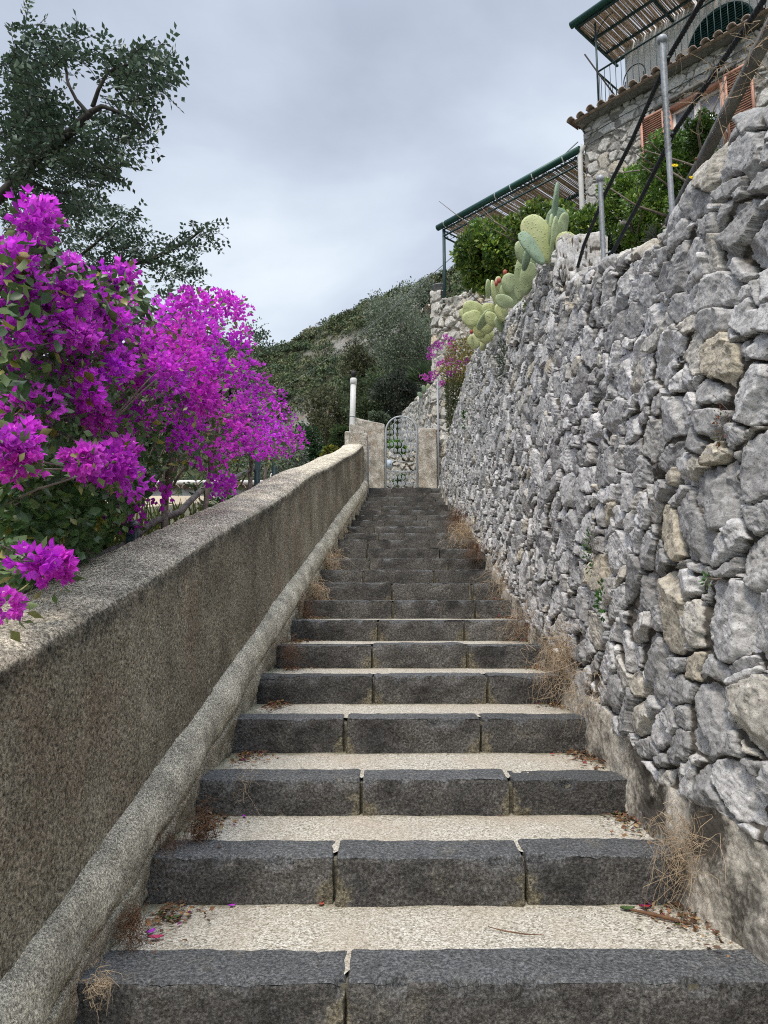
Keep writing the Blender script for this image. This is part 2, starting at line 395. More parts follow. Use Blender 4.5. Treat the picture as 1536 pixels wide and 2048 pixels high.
def rough_box(x0, x1, y0, y1, z0, z1, cell, amp, seed, rad=.012, yaw=0.):
    """block with worn rounded arrises; faces: front, top, both sides"""
    def lat(a, b): return np.linspace(a, b, max(2, int(round((b-a)/cell))+1))
    X, Y, Z = lat(x0, x1), lat(y0, y1), lat(z0, z1); Vs = []; Fs = []; n = 0; tops = []
    def addg(P, flip, t):
        nonlocal n
        a, b_ = P.shape[:2]; Vs.append(P.reshape(-1, 3)); Fs.append(grid_faces(a, b_, flip)+n); n += a*b_; tops.append(np.full(a*b_, t))
    g = np.stack(np.meshgrid(X, [y0], Z, indexing='ij'), -1)[:, 0]; addg(g, False, 0.)
    g = np.stack(np.meshgrid(X, Y, [z1], indexing='ij'), -1)[:, :, 0]; addg(g, False, 1.)
    g = np.stack(np.meshgrid([x0], Y, Z, indexing='ij'), -1)[0]; addg(g, True, 0.)
    g = np.stack(np.meshgrid([x1], Y, Z, indexing='ij'), -1)[0]; addg(g, False, 0.)
    V = np.concatenate(Vs); t = np.concatenate(tops)
    lo = np.array([x0+rad, y0+rad, z0-1]); hi = np.array([x1-rad, y1+1, z1-rad])
    c = np.clip(V, lo, hi); dv = V-c; L = np.linalg.norm(dv, axis=1)[:, None]; Vn = np.where(L > 1e-6, c+dv/np.maximum(L, 1e-6)*rad, V)
    q = V+seed*3.1
    n1 = fbm(q, 7, 3, seed); n2 = fbm(q, 30, 3, seed+5)
    # chipped arris
    e = np.exp(-((V[:, 1]-y0)/.03)**2)*np.exp(-((V[:, 2]-z1)/.03)**2)
    chip = np.clip(fbm(q*np.array([1, .2, .2]), 11, 4, seed+9, .6)-.02, 0, 1)*e*.12
    front = (t < .5)
    Vn = Vn.copy()
    Vn[:, 1] += (n1*amp+n2*amp*.45)*np.where(front, 1., .3)+chip*.7
    Vn[:, 2] += (n1*.35*amp+n2*.2*amp)-chip*.6
    Vn[:, 0] += n1*amp*.6
    return Vn, np.concatenate(Fs), t, V

stairs = empty('stone_staircase', (0, 0, 0), kind='structure')
JOINTS = {5: [690, 1640], 6: [668, 1052], 7: [722, 1022], 8: [690, 962], 9: [746, 975], 10: [744, 935], 11: [756, 928], 12: [785, 950], 13: [783, 945]}
rs = random.Random(5)
litter_spots = []
for k in range(len(DK)):
    d, h = DK[k], HK[k]; nd = DK[k+1] if k+1 < len(DK) else 17.2
    hb = HK[k-1] if k else h-.17
    a, b_ = xl(d+.1)-.16, xr(d+.1)+.12
    if k in JOINTS:
        js = [atY(px, 1024+F*math.tan(math.atan2(-h, d)+PITCH), d)[0] for px in JOINTS[k]]
    else:
        js = []; x = a+rs.uniform(.45, .8)
        while x < b_-.3: js.append(x); x += rs.uniform(.5, .95)
    js = [j for j in js if a+.1 < j < b_-.05]
    edges = [a]+js+[b_]
    cell = max(.011, .0045*d); yaw = 0
    if 12 <= k <= 16: yaw = .02
    for i in range(len(edges)-1):
        g0 = rs.uniform(.002, .009)
        x0, x1 = edges[i]+(g0 if i else 0), edges[i+1]-(g0 if i < len(edges)-2 else 0)
        dz = rs.uniform(-.006, .006); dy = rs.uniform(-.010, .010); dep = rs.uniform(.19, .22)
        V, Fc, t, V0 = rough_box(x0, x1, d+dy, d+dep, hb-.06, h+dz, cell, .013, 31*k+i, rs.uniform(.010, .018))
        ej = np.full(len(V), 9.)
        for j in js: ej = np.minimum(ej, np.abs(V0[:, 0]-j))
        low = np.clip(1-(V0[:, 2]-hb)/.17, 0, 1)
        stain = np.clip(.80*np.exp(-ej/.09)*(.5+.6*low)+.14*low, 0, 1)*(1-t)*(1. if k < 12 else .7)
        rr = rs.random()
        C = np.stack([np.full(len(V), rr), t, stain], 1)
        put('step_stone', V, Fc, M_BASALT, stairs, {'cell': C}, smooth=True)
    # pale cement bed behind the stones, showing in the joints
    V, Fc, t, V0 = rough_box(a+.02, b_-.02, d+.042, d+.17, hb-.05, h-.022, max(.02, cell), .006, 77*k, .006)
    put('joint_mortar', V, Fc, M_MORTAR, stairs, smooth=True)
    # tread of pale exposed aggregate
    nx, ny = (90, 30) if k < 14 else (40, 10)
    X = np.linspace(a+.01, b_-.01, nx); Y = np.linspace(d+.165, nd+.05, ny)
    G = np.stack(np.meshgrid(X, Y, [0.], indexing='ij'), -1)[:, :, 0]
    wav = fbm(G+k*5, 6, 3, 3)
    back = np.clip((G[..., 1]-(d+.2))/(nd-d-.2), 0, 1)
    G[..., 2] = h-.004+wav*.004+.006*back
    # the pebbly screed laps over the back edge of the stones unevenly
    G[..., 1] -= (back < .02)*(np.abs(fbm(G*np.array([1, 0, 0])+k, 8, 3, 8))*.03)
    for j in js:
        G[..., 1] -= (back < .04)*np.exp(-((G[..., 0]-j)/.022)**2)*.10*(k < 9)
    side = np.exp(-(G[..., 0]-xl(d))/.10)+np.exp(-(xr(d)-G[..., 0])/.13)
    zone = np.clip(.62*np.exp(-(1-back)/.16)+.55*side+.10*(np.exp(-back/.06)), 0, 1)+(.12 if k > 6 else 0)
    put('tread', G.reshape(-1, 3), grid_faces(nx, ny), M_TREAD, stairs, {'zone': zone.ravel()}, smooth=True)

# ------------------------------------------------------------------ rubble surface generator
def rubble(Puv, Nuv, UV, g=.15, seed=1, relief=.05, mort=.012, slope=0., flat=0., cement=None, big=.0):
    """Puv (a,b,3) base points, Nuv normals, UV (a,b,2) metres on the wall. Returns displaced points and cell attribute"""
    a, b_ = UV.shape[:2]; p = UV.reshape(-1, 2); p3 = np.concatenate([p, np.zeros((len(p), 1))], 1)
    w = np.stack([fbm(p3, 5.5, 2, seed+1), fbm(p3, 5.5, 2, seed+2)], 1)*g*.15
    w2 = np.stack([fbm(p3, 30, 3, seed+3), fbm(p3, 30, 3, seed+4)], 1)*.016
    q = p+w+w2
    cs, sn = math.cos(slope), math.sin(slope)
    ci = np.floor(q/g).astype(int)
    B1 = np.full(len(q), 1e9); B2 = np.full(len(q), 1e9); id1 = np.zeros((len(q), 2), int); c1 = np.zeros((len(q), 2)); c2 = np.zeros((len(q), 2))
    for dx in range(-2, 3):
        for dy in range(-2, 3):
            ix, iy = ci[:, 0]+dx, ci[:, 1]+dy; o = np.zeros_like(ix)
            cx = (ix+.5+(rnd(ix, iy, o, seed+11)-.5)*.95)*g; cy = (iy+.5+(rnd(ix, iy, o, seed+12)-.5)*.95)*g
            wt = (rnd(ix, iy, o, seed+13)**3*1.6-.12)*g*g*(1+big)
            an = (rnd(ix, iy, o, seed+14)-.5)*1.5+slope; st = 1+rnd(ix, iy, o, seed+15)*.9
            ca, sa = np.cos(an), np.sin(an); ex, ey = q[:, 0]-cx, q[:, 1]-cy
            u = (ca*ex+sa*ey)/np.sqrt(st); v = (-sa*ex+ca*ey)*np.sqrt(st)
            D = u*u+v*v-wt
            m = D < B1; m2 = (~m) & (D < B2)
            B2 = np.where(m, B1, np.where(m2, D, B2)); c2 = np.where(m[:, None], c1, np.where(m2[:, None], np.stack([cx, cy], 1), c2))
            B1 = np.where(m, D, B1); c1 = np.where(m[:, None], np.stack([cx, cy], 1), c1); id1 = np.where(m[:, None], np.stack([ix, iy], 1), id1)
    e = (B2-B1)/(2*np.linalg.norm(c2-c1, axis=1)+1e-6)
    ix, iy = id1[:, 0], id1[:, 1]; o = np.zeros_like(ix)
    R = lambda s: rnd(ix, iy, o, seed+s)
    mw = mort*(.30+2.2*np.clip(.4+fbm(p3, 2.6, 3, seed+20)*1.6, 0, 1.5))
    lift = sstep(e-mw, -.001, .004+.010*R(21)**2)
    r = q-c1
    th = R(30)*6.283; gr = .03+.24*R(40)
    fac = (np.cos(th)*r[:, 0]+np.sin(th)*r[:, 1])*gr
    for kk in range(1, 4):
        th = R(30+kk)*6.283; gr = .45+.75*R(40+kk)
        fac = np.minimum(fac, (np.cos(th)*r[:, 0]+np.sin(th)*r[:, 1])*gr+(.034+.06*R(50+kk))*(g/.15))
    fac = np.clip(fac, -.06, .05)*(1-flat)
    ang = R(60)*3.14; st1 = (np.cos(ang)*q[:, 0]+np.sin(ang)*q[:, 1])*45+fbm(p3, 9, 3, seed+61)*3.5
    strata = (np.abs((st1 % 1)-.5)*2)**2*.0045*(R(62) > .5)*(1-flat)
    rough = fbm(p3, 34, 4, seed+63, .6)*.0038
    # fracture facets: small cells, each a tilted chip of its own
    g2 = g*.40; q2 = (p+w2*1.6)@np.array([[1., .25], [-.1, .8]]); k2 = np.floor(q2/g2).astype(int); b2 = np.full(len(q), 1e9); rid = np.zeros(len(q))
    for dx in (-1, 0, 1):
        for dy in (-1, 0, 1):
            jx, jy = k2[:, 0]+dx, k2[:, 1]+dy; oo = np.zeros_like(jx); ex = q2[:, 0]-(jx+rnd(jx, jy, oo, seed+201))*g2; ey = q2[:, 1]-(jy+rnd(jx, jy, oo, seed+202))*g2
            D = ex*ex+ey*ey; m = D < b2
            tl = rnd(jx, jy, oo, seed+203)*6.283; gg = .03+.17*rnd(jx, jy, oo, seed+204)**1.5
            val = (np.cos(tl)*ex+np.sin(tl)*ey)*gg+(rnd(jx, jy, oo, seed+205)-.5)*.009*(g/.15)
            rid = np.where(m, val, rid); b2 = np.where(m, D, b2)
    rid = rid*(1-.6*flat)
    stone = relief*(.62+.45*R(22))+fac-strata+rough+rid
    tiny = fbm(p3, 22, 4, seed+70, .65)*.026*(1-.6*flat)-.002
    deep = -np.clip(fbm(p3, 5.5, 3, seed+71)-.02, 0, 1)*.20*(1-flat)
    hgt = (tiny+deep)*(1-lift)+np.maximum(stone, tiny)*lift
    mask = lift.copy(); r1 = R(80)
    if cement is not None:
        cm = cement.ravel()+fbm(p3, 3.5, 4, seed+90)*.5
        cmk = sstep(cm, .45, .62); hc = .028+fbm(p3, 5, 4, seed+91)*.03+fbm(p3, 40, 2, seed+92)*.004
        hgt = hgt*(1-cmk)+np.maximum(hc, hgt-.035)*cmk; mask = mask*(1-cmk*.9*(hc > hgt-.03))
        r1 = np.where(cmk > .5, .955, r1)
        mask = np.where((cmk > .5), np.maximum(mask, .50+.5*fbm(p3, 5, 4, seed+93)), mask)
    C = np.stack([r1, mask, R(81)], 1)
    V = Puv.reshape(-1, 3)+Nuv.reshape(-1, 3)*hgt[:, None]
    return V, C

# ------------------------------------------------------------------ right retaining wall
def wall_h(d):
    return np.interp(d, [0, 2.0, 3.4, 3.65, 4.6, 5.45, 5.6, 5.75, 6.45, 6.7, 7.1, 9, 11, 12, 13, 14, 14.8, 15.4],
                     [3.40, 3.16, 2.72, 2.68, 2.73, 2.72, 2.78, 3.22, 3.26, 3.02, 2.92, 2.86, 2.80, 2.42, 1.95, 1.4, .55, .15])
def smooth_nose(d): return -1.753+.2895*d
nu, nv = 1250, 700
dd = np.exp(np.linspace(math.log(1.0), math.log(15.4), nu))
TOPZ = smooth_nose(dd)+wall_h(dd); SL = np.gradient(TOPZ, dd); UARC = np.concatenate([[0], np.cumsum(np.sqrt(1+np.clip(np.abs(SL)-.6, 0, 5)[1:]**2)*np.diff(dd)*1.04)])
BAT = .30
LOW = .45       # the face starts below the treads
Pg = np.zeros((nu, nv, 3)); Ng = np.zeros((nu, nv, 3)); UVg = np.zeros((nu, nv, 2)); cem = np.zeros((nu, nv))
for i, d in enumerate(dd):
    H = float(wall_h(d))+.03*float(noise(np.array([d*3.1, 0, 0]), 5))+.025*float(noise(np.array([d*7.9, 0, 4]), 6)); r_ = .09; capw = .30
    total = LOW+H-r_+r_*math.pi/2+capw
    s = np.linspace(0, 1, nv)*total
    zb = smooth_nose(d)-LOW; X0 = float(xr(d))+.015
    face = s <= LOW+H-r_
    arc = (~face) & (s <= LOW+H-r_+r_*math.pi/2)
    cap = ~(face | arc)
    batx = lambda t: BAT*np.clip((t-LOW)/2.8, -.2, 2.)
    X = np.zeros(nv); Z = np.zeros(nv); nx = np.zeros(nv); nz = np.zeros(nv)
    X[face] = X0+batx(s[face]); Z[face] = zb+s[face]; nx[face] = -1; nz[face] = .11
    xt = X0+batx(LOW+H-r_); zt = zb+LOW+H-r_
    an = (s[arc]-(LOW+H-r_))/r_
    X[arc] = xt+r_*(1-np.cos(an)); Z[arc] = zt+r_*np.sin(an); nx[arc] = -np.cos(an); nz[arc] = np.sin(an)
    X[cap] = xt+r_+(s[cap]-(LOW+H-r_+r_*math.pi/2)); Z[cap] = zt+r_; nz[cap] = 1
    Pg[i, :, 0] = X; Pg[i, :, 1] = d; Pg[i, :, 2] = Z; Ng[i, :, 0] = nx; Ng[i, :, 2] = nz
    UVg[i, :, 0] = UARC[i]; UVg[i, :, 1] = zb+s
    Ng[i, cap | arc, 1] = -SL[i]*.8*np.clip(nz[cap | arc], 0, 1)
    ht = s-LOW
    lim = np.interp(d, [1, 2.4, 3.2, 4, 6, 15], [.36, .29, .18, .10, .05, .03])
    cem[i] = 1-sstep(ht, lim-.12, lim+.12)
Ng /= np.linalg.norm(Ng, axis=2)[..., None]
V, C = rubble(Pg, Ng, UVg, g=.128, seed=101, relief=.042, mort=.0055, slope=.32, cement=cem)
put('retaining_wall', V, grid_faces(nu, nv, False), M_RUBBLE, None, {'cell': C}, smooth=False,
    label='tall rough grey limestone rubble wall along the right side of the steps', cat='wall')

# ------------------------------------------------------------------ left parapet
def face_x(d): return np.interp(d, [0, 1.85, 2.6, 4.85, 9, 13.5, 16], [-1.02, -.985, -.955, -.845, -.665, -.43, -.36])
def ptop(d): return .06+.2795*(d-2.6)+.012*math.sin(d*1.9)+.012*math.sin(d*.9+1)
nu = 760; dd = np.exp(np.linspace(math.log(.55), math.log(14.35), nu))
def profile(d):
    fx = float(face_x(d)); nz_ = float(smooth_nose(d)); t = ptop(d); pts = []
    z0 = nz_-.32
    for z in np.linspace(z0, t-.05, 170): pts.append((fx-.02*(z-nz_), z, 0., 0.))
    fx2 = fx-.02*(t-nz_); R_ = .05
    for a in np.linspace(0, math.pi/2, 12)[1:]: pts.append((fx2-R_*(1-math.cos(a)), t-.05+R_*math.sin(a), .3+.7*a/1.57, 1.))
    for x in np.linspace(0, .30, 50)[1:]: pts.append((fx2-R_-x, t+.018*math.sin(x/.30*math.pi), 1., 0.))
    xo = fx2-R_-.30
    for a in np.linspace(0, math.pi/2, 8)[1:]: pts.append((xo-R_*math.sin(a), t-R_*(1-math.cos(a)), 1., .5))
    for z in np.linspace(t-R_, t-2.4, 14)[1:]: pts.append((xo-R_, z, 0., 0.))
    return pts
PR = np.array([[p for p in profile(d)] for d in dd]); nv = PR.shape[1]
P3 = np.stack([PR[..., 0], np.repeat(dd[:, None], nv, 1), PR[..., 1]], -1)
tx = np.gradient(PR[..., 0], axis=1); tz = np.gradient(PR[..., 1], axis=1); L_ = np.sqrt(tx**2+tz**2)+1e-9
NX, NZ = tz/L_, -tx/L_
amp = fbm(P3, 2.2, 3, 41)*.012+fbm(P3, 14, 3, 42)*.005+fbm(P3, 70, 3, 43, .7)*.0055
P3[..., 0] += NX*amp; P3[..., 2] += NZ*amp
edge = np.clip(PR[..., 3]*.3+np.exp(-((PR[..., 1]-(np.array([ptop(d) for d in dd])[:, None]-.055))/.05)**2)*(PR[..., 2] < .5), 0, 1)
parapet = empty('parapet_wall', (float(face_x(5)), 5., float(smooth_nose(5))), 'long sloping roughcast parapet wall with rounded top, left of the steps', 'wall')
put('wall_body', P3.reshape(-1, 3), grid_faces(nu, nv, True), M_PARAPET, parapet, {'zone': PR[..., 2].ravel(), 'edge': edge.ravel()}, smooth=True)
# cement casing hugging the foot of the wall
nv = 60
cs_ = []
for d in dd:
    fx = float(face_x(d)); nz_ = float(smooth_nose(d)); e = float(xl(d)); pr = max(.085, (e-fx-.03)*.76)*(1+.07*math.sin(d*2.3)+.05*math.sin(d*5.1))
    H_ = .118; zc = nz_+.118+.012*math.sin(d*1.3+.5); row = []
    for a in np.linspace(-1.0, 1., nv):
        if a < -.55:
            t = (a+1)/.45; x = fx+pr*.62+.02*t; z = nz_-.36+t*(zc-H_*.60-(nz_-.36))
        else:
            th = (a+.55)/1.55*(math.pi/2+.75)-.75; x = fx+pr*max(0, math.cos(th))**.8-.008; z = zc+H_*math.sin(th)
            if a >= .999: x = fx-.03
        row.append((x, d, z))
    cs_.append(row)
CS = np.array(cs_)
t_ = np.linspace(-1, 1, nv)[None, :]
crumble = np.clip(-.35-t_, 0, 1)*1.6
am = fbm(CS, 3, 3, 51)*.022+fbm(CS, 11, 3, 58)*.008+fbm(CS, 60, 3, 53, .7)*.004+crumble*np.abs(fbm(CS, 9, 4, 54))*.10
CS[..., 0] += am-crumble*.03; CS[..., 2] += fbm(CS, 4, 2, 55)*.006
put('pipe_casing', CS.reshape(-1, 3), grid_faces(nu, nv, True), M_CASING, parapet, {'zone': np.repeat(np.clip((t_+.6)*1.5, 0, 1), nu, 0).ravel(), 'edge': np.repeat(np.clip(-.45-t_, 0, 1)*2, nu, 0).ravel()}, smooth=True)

# ------------------------------------------------------------------ plain materials
M_GREENMETAL = simple('green_painted_metal', (.018, .075, .058), .45, .2, .2, 30)
M_TEALMETAL = simple('teal_painted_metal', (.035, .07, .075), .5, .2, .2, 30)
M_GREYIRON = simple('grey_painted_iron', (.30, .32, .34), .5, .3, .25, 60, .3)
M_PALEIRON = simple('pale_blue_grey_iron', (.40, .43, .46), .5, .2, .25, 60, .3)
M_ROPE = simple('black_rope', (.022, .026, .03), .8, 0, .4, 300, .5)
M_WHITEPLASTIC = simple('white_pvc', (.66, .66, .64), .45, 0, .08, 8)
M_BLACK = simple('black_rubber', (.015, .015, .015), .6)
M_WHITEWALL = simple('white_plaster', (.72, .71, .68), .9, 0, .08, 3, .3, .01)
M_CREAM = simple('cream_plaster', (.58, .50, .38), .9, 0, .1, 3)
M_TERRACOTTA = simple('terracotta', (.30, .235, .19), .9, 0, .4, 9, .6, .01)
M_SHUTTER = simple('brown_shutter', (.56, .30, .22), .6, 0, .12, 12)
M_GREENSHUTTER = simple('green_shutter', (.012, .06, .052), .55, 0, .2, 12)
M_CONCRETE = simple('grey_concrete', (.17, .165, .155), .92, 0, .35, 14, .6, .01)  # tone darkened to carry the shade under the coping slab
M_REED = simple('reed', (.60, .49, .39), .85, 0, .45, 40)
M_DRY = simple('dry_grass', (.50, .38, .25), .85, 0, .35, 15)
M_ROOT = simple('dead_root', (.16, .085, .045), .9, 0, .4, 25)
M_GALV = simple('galvanised', (.20, .21, .22), .45, .6, .3, 30)
M_TUBE = simple('weathered_steel_tube', (.20, .185, .165), .6, .3, .5, 14, .3)
def glassmat():
    m, nt, b, _ = new_mat('window_glass'); b.inputs['Base Color'].default_value = (.55, .60, .68, 1); b.inputs['Roughness'].default_value = .04
    b.inputs['Specular IOR Level'].default_value = 1.; b.inputs['Metallic'].default_value = .55; return m
M_GLASS = glassmat()
def groundmat(name, cols, sc=2.):
    m, nt, b, _ = new_mat(name); g = NB(nt)
    c = g.ramp(g.noise(sc, 7, .65), [(.32, cols[0]), (.5, cols[1]), (.68, cols[2])])
    c = g.mix(1., c, g.ramp(g.noise(sc*14, 5, .7), [(.3, .6), (.7, 1.4)]), 'MULTIPLY')
    g.L(c, b.inputs['Base Color']); b.inputs['Roughness'].default_value = .95; g.L(g.bump(g.noise(sc*10, 5), .8, .03), b.inputs['Normal']); return m
M_SOIL = groundmat('soil', [(.06, .055, .035), (.10, .09, .06), (.07, .09, .035)])
def tints(n, cols, var=.25, probs=None):
    cols = np.array(cols, float); idx = RNG.choice(len(cols), n, p=probs)
    return cols[idx]*(1+RNG.uniform(-var, var, (n, 1)))*(1+RNG.uniform(-.06, .06, (n, 3)))
GREEN = [(.045, .09, .032), (.07, .125, .042), (.10, .165, .05)]

# ------------------------------------------------------------------ terrain
def walltop(d): return smooth_nose(d)+wall_h(d)
def bank_z(X, d):
    b = np.interp(d, [-3, 2, 3.4, 4.6, 5.5, 6.5, 9, 11, 12, 13, 14, 15, 17], [2.0, 2.0, 2.05, 2.2, 2.45, 2.8, 3.55, 4.1, 4.0, 3.8, 3.5, 3.0, 2.9])
    return b+.42*np.clip(X-2.0, 0, 4.5)
Xs = np.linspace(1.62, 14, 60); Ys = np.linspace(-4, 17.6, 90); G = np.stack(np.meshgrid(Xs, Ys, [0.], indexing='ij'), -1)[:, :, 0]
G[..., 2] = bank_z(G[..., 0], G[..., 1])+fbm(G, 1.5, 4, 71)*.10
put('garden_bank', G.reshape(-1, 3), grid_faces(60, 90), M_SOIL, kind='structure', smooth=True)
Xs = -1.36-np.linspace(0, 1, 60)**2*60; Ys = np.linspace(-6, 50, 120); G = np.stack(np.meshgrid(Xs, Ys, [0.], indexing='ij'), -1)[:, :, 0]
def left_z(X, Y): return smooth_nose(np.clip(Y, -6, 16))-.15-.10*np.clip(-X-1.4, 0, 8)-.2*np.clip(-X-9, 0, 60)-.2*np.clip(Y-20, 0, 40)
G[..., 2] = left_z(G[..., 0], G[..., 1])+fbm(G, .8, 4, 72)*.15
put('lower_garden_ground', G.reshape(-1, 3), grid_faces(60, 120, True), M_SOIL, kind='structure', smooth=True)
mb = MB(); mb.add([(-2500, -2500, -16), (2500, -2500, -16), (2500, 2500, -16), (-2500, 2500, -16)], [[0, 1, 2, 3]])
mb.build('valley_ground', groundmat('valley', [(.04, .055, .025), (.06, .075, .035), (.10, .095, .06)], .05), kind='structure')

RX = [-2200, -900, -300, 0, 250, 350, 440, 485, 520, 560, 590, 620, 660, 700, 740, 780, 820, 860, 1000, 1300, 1800, 3400]
RY = [980, 860, 790, 745, 712, 696, 672, 694, 699, 697, 683, 662, 642, 622, 604, 590, 572, 556, 505, 400, 300, 240]
na, ne = 420, 150
pxs = np.interp(np.linspace(0, 1, na), [0, .15, .9, 1], [-2200, 350, 960, 3400])
TG = np.zeros((na, ne, 3)); TS = np.zeros((na, ne, 2))
for i, px in enumerate(pxs):
    ry = np.interp(px, RX, RY)+3.0*float(noise(np.array([px*.045, 0, 0]), 81))+1.5*float(noise(np.array([px*.13, 0, 0]), 82))
    t = np.linspace(0, 1, ne); py = 1560+(ry-1560)*t**.85
    D0, D1 = 46, np.interp(px, [300, 560, 860, 1300], [260, 230, 150, 90])
    dist = D0+(D1-D0)*t**1.6
    for j in range(ne):
        r = ray(px, py[j]); TG[i, j] = r/np.hypot(r[0], r[1])*dist[j]
    TS[i, :, 0] = px; TS[i, :, 1] = py
n_ = fbm(TG*np.array([1, 1, 1.4]), .045, 5, 83); rg = TG/np.linalg.norm(TG, axis=2)[..., None]
cliff = np.exp(-((TS[..., 0]-625)/60)**2-((TS[..., 1]-860)/75)**2)+.9*np.exp(-((TS[..., 0]-700)/70)**2-((TS[..., 1]-690)/26)**2)+.8*np.exp(-((TS[..., 0]-790)/40)**2-((TS[..., 1]-660)/28)**2)+.55*np.exp(-((TS[..., 0]-600)/40)**2-((TS[..., 1]-712)/10)**2)
TG += rg*(n_*14*np.linspace(.3, 1, ne)[None, :])[..., None]
TG += rg*(fbm(TG, .35, 4, 84)*3.0*(cliff+.15))[..., None]
back = TG[:, -1:]+np.concatenate([rg[:, -1:, :2]*40, np.full((na, 1, 1), -14.)], 2)
TGb = np.concatenate([TG, back], 1)
def hillmat():
    m, nt, b, _ = new_mat('hillside'); g = NB(nt)
    rk = g.mix(g.ramp(g.noise(.25, 6, .65), [(.4, 0), (.62, 1)]), (.24, .235, .215), (.40, .385, .36))
    rk = g.mix(g.ramp(g.noise(.12, 4, .6, g.coord((1.5, 1.5, .5))), [(.55, 0), (.68, .6)]), rk, (.42, .30, .21))
    rk = g.mix(1., rk, g.ramp(g.noise(1.1, 6, .7, g.coord((1.6, 1.6, .7))), [(.3, .45), (.65, 1.4)]), 'MULTIPLY')
    gr = g.mix(g.noise(.5, 5, .7), (.055, .068, .036), (.13, .14, .075))
    gr = g.mix(g.ramp(g.noise(.18, 5, .7), [(.56, 0), (.68, .7)]), gr, (.17, .155, .12))
    c = g.mix(g.attr('zone', 'Fac'), gr, rk)
    g.L(c, b.inputs['Base Color']); b.inputs['Roughness'].default_value = 1.; b.inputs['Specular IOR Level'].default_value = .1
    g.L(g.bump(g.noise(.9, 6, .7), 1., 1.2), b.inputs['Normal']); return m
czone = np.concatenate([np.clip(cliff, 0, 1), np.zeros((na, 1))], 1)
put('hillside', TGb.reshape(-1, 3), grid_faces(na, ne+1), hillmat(), kind='structure', attrs={'zone': czone.ravel()}, smooth=True)
# scrub covering the hill
cand = []
fi = RNG.integers(5, na-5, 16000); fj = (ne-2)-(RNG.random(16000)**1.25*(ne*.55)).astype(int)
ok = (TS[fi, fj, 0] > 330) & (TS[fi, fj, 0] < 960) & (RNG.random(16000) > cliff[fi, fj]*1.25) & (TS[fi, fj, 1] < 1080)
clump = fbm(TG[fi, fj], .08, 3, 86); ok &= clump > RNG.uniform(-.65, .25, 16000)
fi, fj = fi[ok][:5200], fj[ok][:5200]
C0 = TG[fi, fj]+RNG.normal(size=(len(fi), 3))*.4; n = len(C0)
rad = RNG.uniform(.9, 2.1, n)*(np.linalg.norm(C0, axis=1)/170)**.6
K = 80; dr = rdir(n*K); dr[:, 2] = np.abs(dr[:, 2])*1.0-.15
rr = RNG.uniform(.72, 1.0, n*K)
P = np.repeat(C0, K, 0)+dr*(np.repeat(rad, K)*rr)[:, None]*np.array([1, 1, .85])
base = tints(n, [(.085, .118, .062), (.125, .152, .078), (.175, .185, .105), (.095, .125, .082)], .3)
LV, LF, a_, b_ = leaves(P, rdir(n*K), np.repeat(rad, K)*RNG.uniform(.20, .36, n*K), LEAF, up=dr+.3*RNG.normal(size=dr.shape), wid=1.25)
tn = np.repeat(np.repeat(base, K, 0)*(1+RNG.uniform(-.3, .3, (n*K, 1))), a_, 0)
M_SCRUB = leafmat('scrub_leaf', .8, .1, .1)
put('hillside_scrub', LV, LF, M_SCRUB, kind='stuff', attrs={'tint': tn})

# ------------------------------------------------------------------ trees
def crown_mesh(c, R3, n, size, cols, tmpl=LEAF, clumps=26, mat=None, name='crown', parent=None, wid=1., cr=.34, probs=None, up_bias=.2, box=None):
    c = np.array(c, float); R3 = np.array(R3, float)
    cc = rdir(clumps)*RNG.uniform(.25, .85, (clumps, 1))**.6
    rr = RNG.uniform(cr*.6, cr*1.25, clumps)
    k = RNG.choice(clumps, n, p=rr**2/np.sum(rr**2)); dr = rdir(n)
    P = cc[k]+dr*(rr[k]*RNG.uniform(.55, 1.05, n))[:, None]
    bright = np.repeat(1+RNG.uniform(-.28, .28, (clumps, 1)), 1, 1)[k]
    P = c+P*R3
    D = dr+.6*RNG.normal(size=dr.shape)+np.array([0, 0, up_bias])
    V, Fc, a, b = leaves(P, D, RNG.uniform(.7, 1.25, n)*size, tmpl, wid=wid)
    T = np.repeat(tints(n, cols, .25, probs)*bright, a, 0)
    return put(name, V, Fc, mat or M_LEAF, parent, {'tint': T})
def trunk_mesh(base, top, r, parent, mat, limbs=5, spread=.6, name='trunk'):
    mb = MB(); base = np.array(base, float); top = np.array(top, float); L = np.linalg.norm(top-base)
    t = np.linspace(0, 1, 8)[:, None]; pts = base+(top-base)*t+RNG.normal(size=(8, 3))*L*.02*np.sin(t*3.14)
    mb.tube(pts, np.linspace(r, r*.45, 8), 8)
    for k in range(limbs):
        s = pts[RNG.integers(3, 7)]; e = s+(rdir(1)[0]*np.array([1, 1, .5])+np.array([0, 0, .7]))*L*spread*RNG.uniform(.5, 1)
        m = (s+e)/2+RNG.normal(size=3)*L*.05
        mb.tube(np.array([s, m, e]), [r*.45, r*.3, r*.12], 6)
    return mb.build(name, mat, parent, smooth=True)
def tree(name, px, py, rx, ry, dist, n, leaf, cols, label, cat='tree', group=None, tmpl=LEAF, clumps=26, drop=1.2, mat=None, wid=1., cr=.34, bark=None, ydepth=None):
    c = ray(px, py); c = c/c[1]*dist; z = dist*CP+c[2]*SP; a, b = rx/F*z, ry/F*z
    base = c-np.array([0, 0, b*drop])
    r = empty(name, tuple(base), label, cat, group)
    trunk_mesh(base, c+np.array([0, 0, b*.25]), max(.03, a*.07), r, bark or M_BARK)
    crown_mesh(c, (a, ydepth or a, b), n, leaf, cols, tmpl, clumps, mat, 'crown', r, wid, cr)
    return r
OLIVE = [(.20, .235, .17), (.28, .315, .24), (.14, .17, .115)]
DARKG = [(.055, .085, .042), (.085, .12, .056), (.13, .155, .07)]
BROWNG = [(.10, .108, .054), (.14, .14, .07), (.065, .075, .042)]
